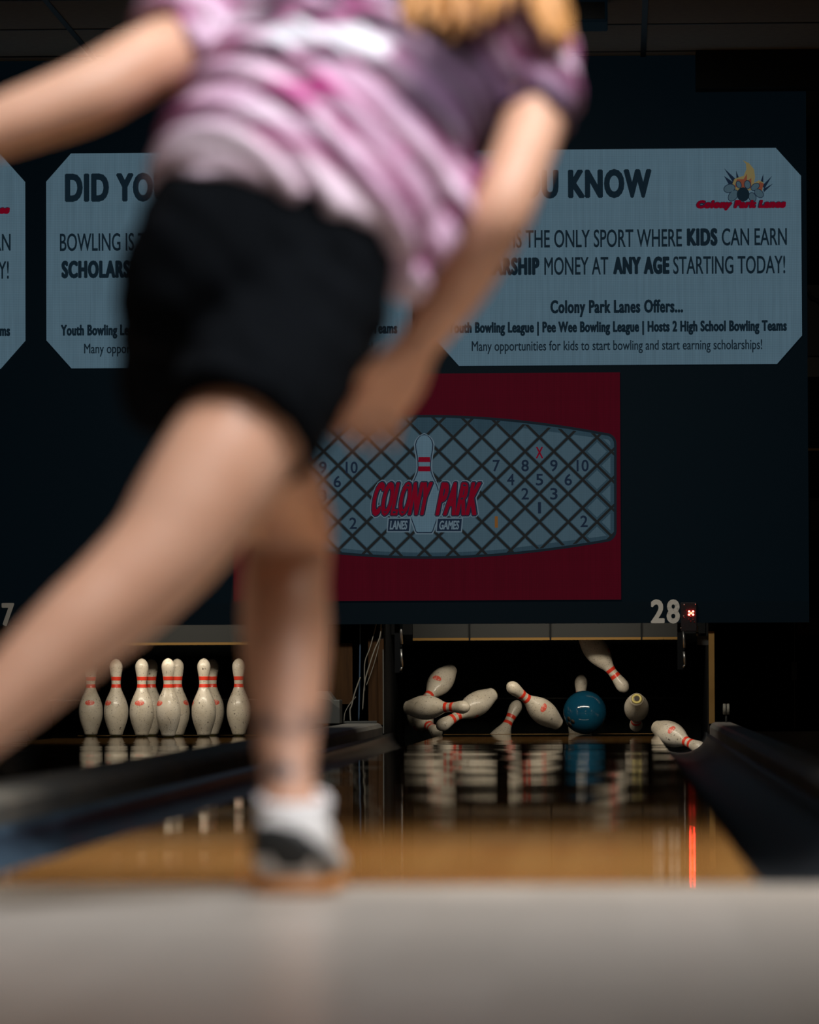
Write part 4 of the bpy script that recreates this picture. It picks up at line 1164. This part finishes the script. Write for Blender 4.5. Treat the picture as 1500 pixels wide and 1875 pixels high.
# ---- hair: long loose locks falling over the back
bm = bmesh.new()
ellipsoid(bm, HEAD + ax @ Vector((0, -.022, .026)), (.088, .098, .098), Matrix.Rotation(.3, 3, 'X'))
rnd = random.Random(3)
ends = [(735, 18, -.30), (762, 40, -.31), (795, 34, -.31), (828, 52, -.31), (862, 40, -.30), (896, 22, -.29), (925, 5, -.27), (955, -10, -.25), (985, 22, -.24), (1005, 55, -.235), (1025, 40, -.225), (1040, 72, -.22), (1050, 50, -.20), (1046, 15, -.18),
        (780, 10, -.32), (845, 20, -.32), (880, 0, -.31), (750, -5, -.30), (1015, 10, -.22), (1030, -10, -.20)]
for i, (x, y, Y) in enumerate(ends):
    st = HEAD + ax @ Vector((rnd.uniform(-.055, .055), -.07, rnd.uniform(-.02, .05)))
    en = P(x, y + 26, Y)
    md_ = (st + en) / 2 + Vector((rnd.uniform(-.01, .01), -.05, .03))
    r = rnd.uniform(.012, .017)
    rings_tube(bm, [(st, r * .9, r * .8), (st.lerp(md_, .5) + Vector((0, -.015, 0)), r * 1.25, r), (md_, r * 1.3, r), (md_.lerp(en, .55) + Vector((rnd.uniform(-.01, .01), 0, 0)), r * 1.1, r * .9), (en, .004, .004)], 12, 5)
hair = solid('hair', bm, M['hair'], .005, 3, person)

# ---- shoes and socks
SHOE_T = Matrix.Translation((ank_a.x + .002, -.315 + .04, .0005)) @ Matrix.Rotation(.02, 4, 'Z') @ Matrix.Diagonal((1.12, 1.12, 1.06, 1))
def shoe(T, flip=1):
    """A low court shoe built along +Y at the origin, moved by T (a 4x4 matrix)."""
    st = [(-.108, .024, .030, .080), (-.100, .038, .020, .098), (-.082, .046, .014, .108), (-.050, .048, .012, .106), (-.015, .046, .012, .096), (.025, .047, .012, .080),
          (.070, .052, .012, .064), (.115, .054, .012, .052), (.148, .046, .013, .046), (.168, .026, .016, .036)]
    def rows(bm, st, seg=32, zpow=2.6):
        rr = []
        for y, hw, z0, z1 in st:
            ring = []
            for j in range(seg):
                a = 2 * math.pi * j / seg; ca, sa = math.cos(a), math.sin(a)
                x = hw * math.copysign(abs(ca) ** (2 / zpow), ca); z = (z0 + z1) / 2 + (z1 - z0) / 2 * math.copysign(abs(sa) ** (2 / zpow), sa)
                if z > .5 * (z0 + z1): x *= 1 - .30 * ((z - .5 * (z0 + z1)) / (.5 * (z1 - z0))) ** 2
                ring.append(bm.verts.new((x * (1 if True else 1) + 0, y, z)))
            rr.append(ring)
        for a, b_ in zip(rr, rr[1:]):
            for j in range(seg): bm.faces.new((a[j], a[(j + 1) % seg], b_[(j + 1) % seg], b_[j]))
        bm.faces.new(rr[0]); bm.faces.new(rr[-1])
    def fine(st):
        out = []
        for i in range(len(st) - 1):
            for k in range(9):
                t = k / 9; p0, p1, p2, p3 = st[max(i - 1, 0)], st[i], st[i + 1], st[min(i + 2, len(st) - 1)]
                out.append(tuple(.5 * (2 * p1[q] + (p2[q] - p0[q]) * t + (2 * p0[q] - 5 * p1[q] + 4 * p2[q] - p3[q]) * t * t + (3 * p1[q] - p0[q] - 3 * p2[q] + p3[q]) * t ** 3) for q in range(4)))
        return out + [st[-1]]
    bm = bmesh.new(); rows(bm, fine(st), 96)
    sh = from_bm('shoe', bm, M['shoe_white'], None, True)
    bm = bmesh.new(); rows(bm, fine([(y, hw + .0035, 0.0, .020 if y < .1 else .018) for y, hw, z0, z1 in st]), 32, 5)
    so = from_bm('sole', bm, M['gum'], None, True)
    # black heel patch with a band sweeping down the outer side
    bm = bmesh.new(); bm.from_mesh(sh.data)
    bm.normal_update()
    def black(c):
        w = SHOE_T @ c
        px, py = proj(w)
        if c.y > .06 or c.y > -.02 and c.x < 0: return False
        px0 = px if c.x > -.035 else 460
        if px0 < 552 and 1511 + max(0, (px0 - 505) / 9) ** 2 < py < 1569 - max(0, (px0 - 515) / 7) ** 1.6: return True
        line = ((520, 1534), (560, 1545), (588, 1566), (603, 1592), (606, 1640))
        for (xa, ya), (xb, yb) in zip(line, line[1:]):
            t = max(0, min(1, ((px - xa) * (xb - xa) + (py - ya) * (yb - ya)) / ((xb - xa) ** 2 + (yb - ya) ** 2)))
            if math.hypot(px - xa - t * (xb - xa), py - ya - t * (yb - ya)) < 12: return True
        return False
    kill = [f for f in bm.faces if not black(f.calc_center_median())]
    nrm = {v: v.normal.copy() for v in bm.verts}
    for v in bm.verts: v.co += nrm[v] * .0016
    bmesh.ops.delete(bm, geom=kill, context='FACES')
    ov = from_bm('overlay', bm, M['shoe_black'], None, True)
    md = ov.modifiers.new('t', 'SOLIDIFY'); md.thickness = .0025; md.offset = -1
    bm = bmesh.new()
    seg = 28; rr = []
    for z, r in ((.088, .040), (.104, .0425), (.112, .043), (.118, .0405), (.112, .037), (.10, .036)):
        rr.append([bm.verts.new((r * math.cos(2 * math.pi * j / seg), -.052 + r * 1.08 * math.sin(2 * math.pi * j / seg), z + .008 * math.sin(2 * math.pi * j / seg))) for j in range(seg)])
    for a, b_ in zip(rr, rr[1:]):
        for j in range(seg): bm.faces.new((a[j], a[(j + 1) % seg], b_[(j + 1) % seg], b_[j]))
    co = from_bm('sock', bm, M['sock'], None, True)
    for o in (sh, so, ov, co): o.data.transform(T)
    place(sh, person)
    for o in (so, ov): 
        o.data.transform(Matrix.Translation(-Vector(person.location))); o.parent = sh
    place(co, person)
    so['label'] = 'gum brown sole'; ov['label'] = 'black heel patch'
shoe(SHOE_T, 1)
shoe(SHOE_B, -1)
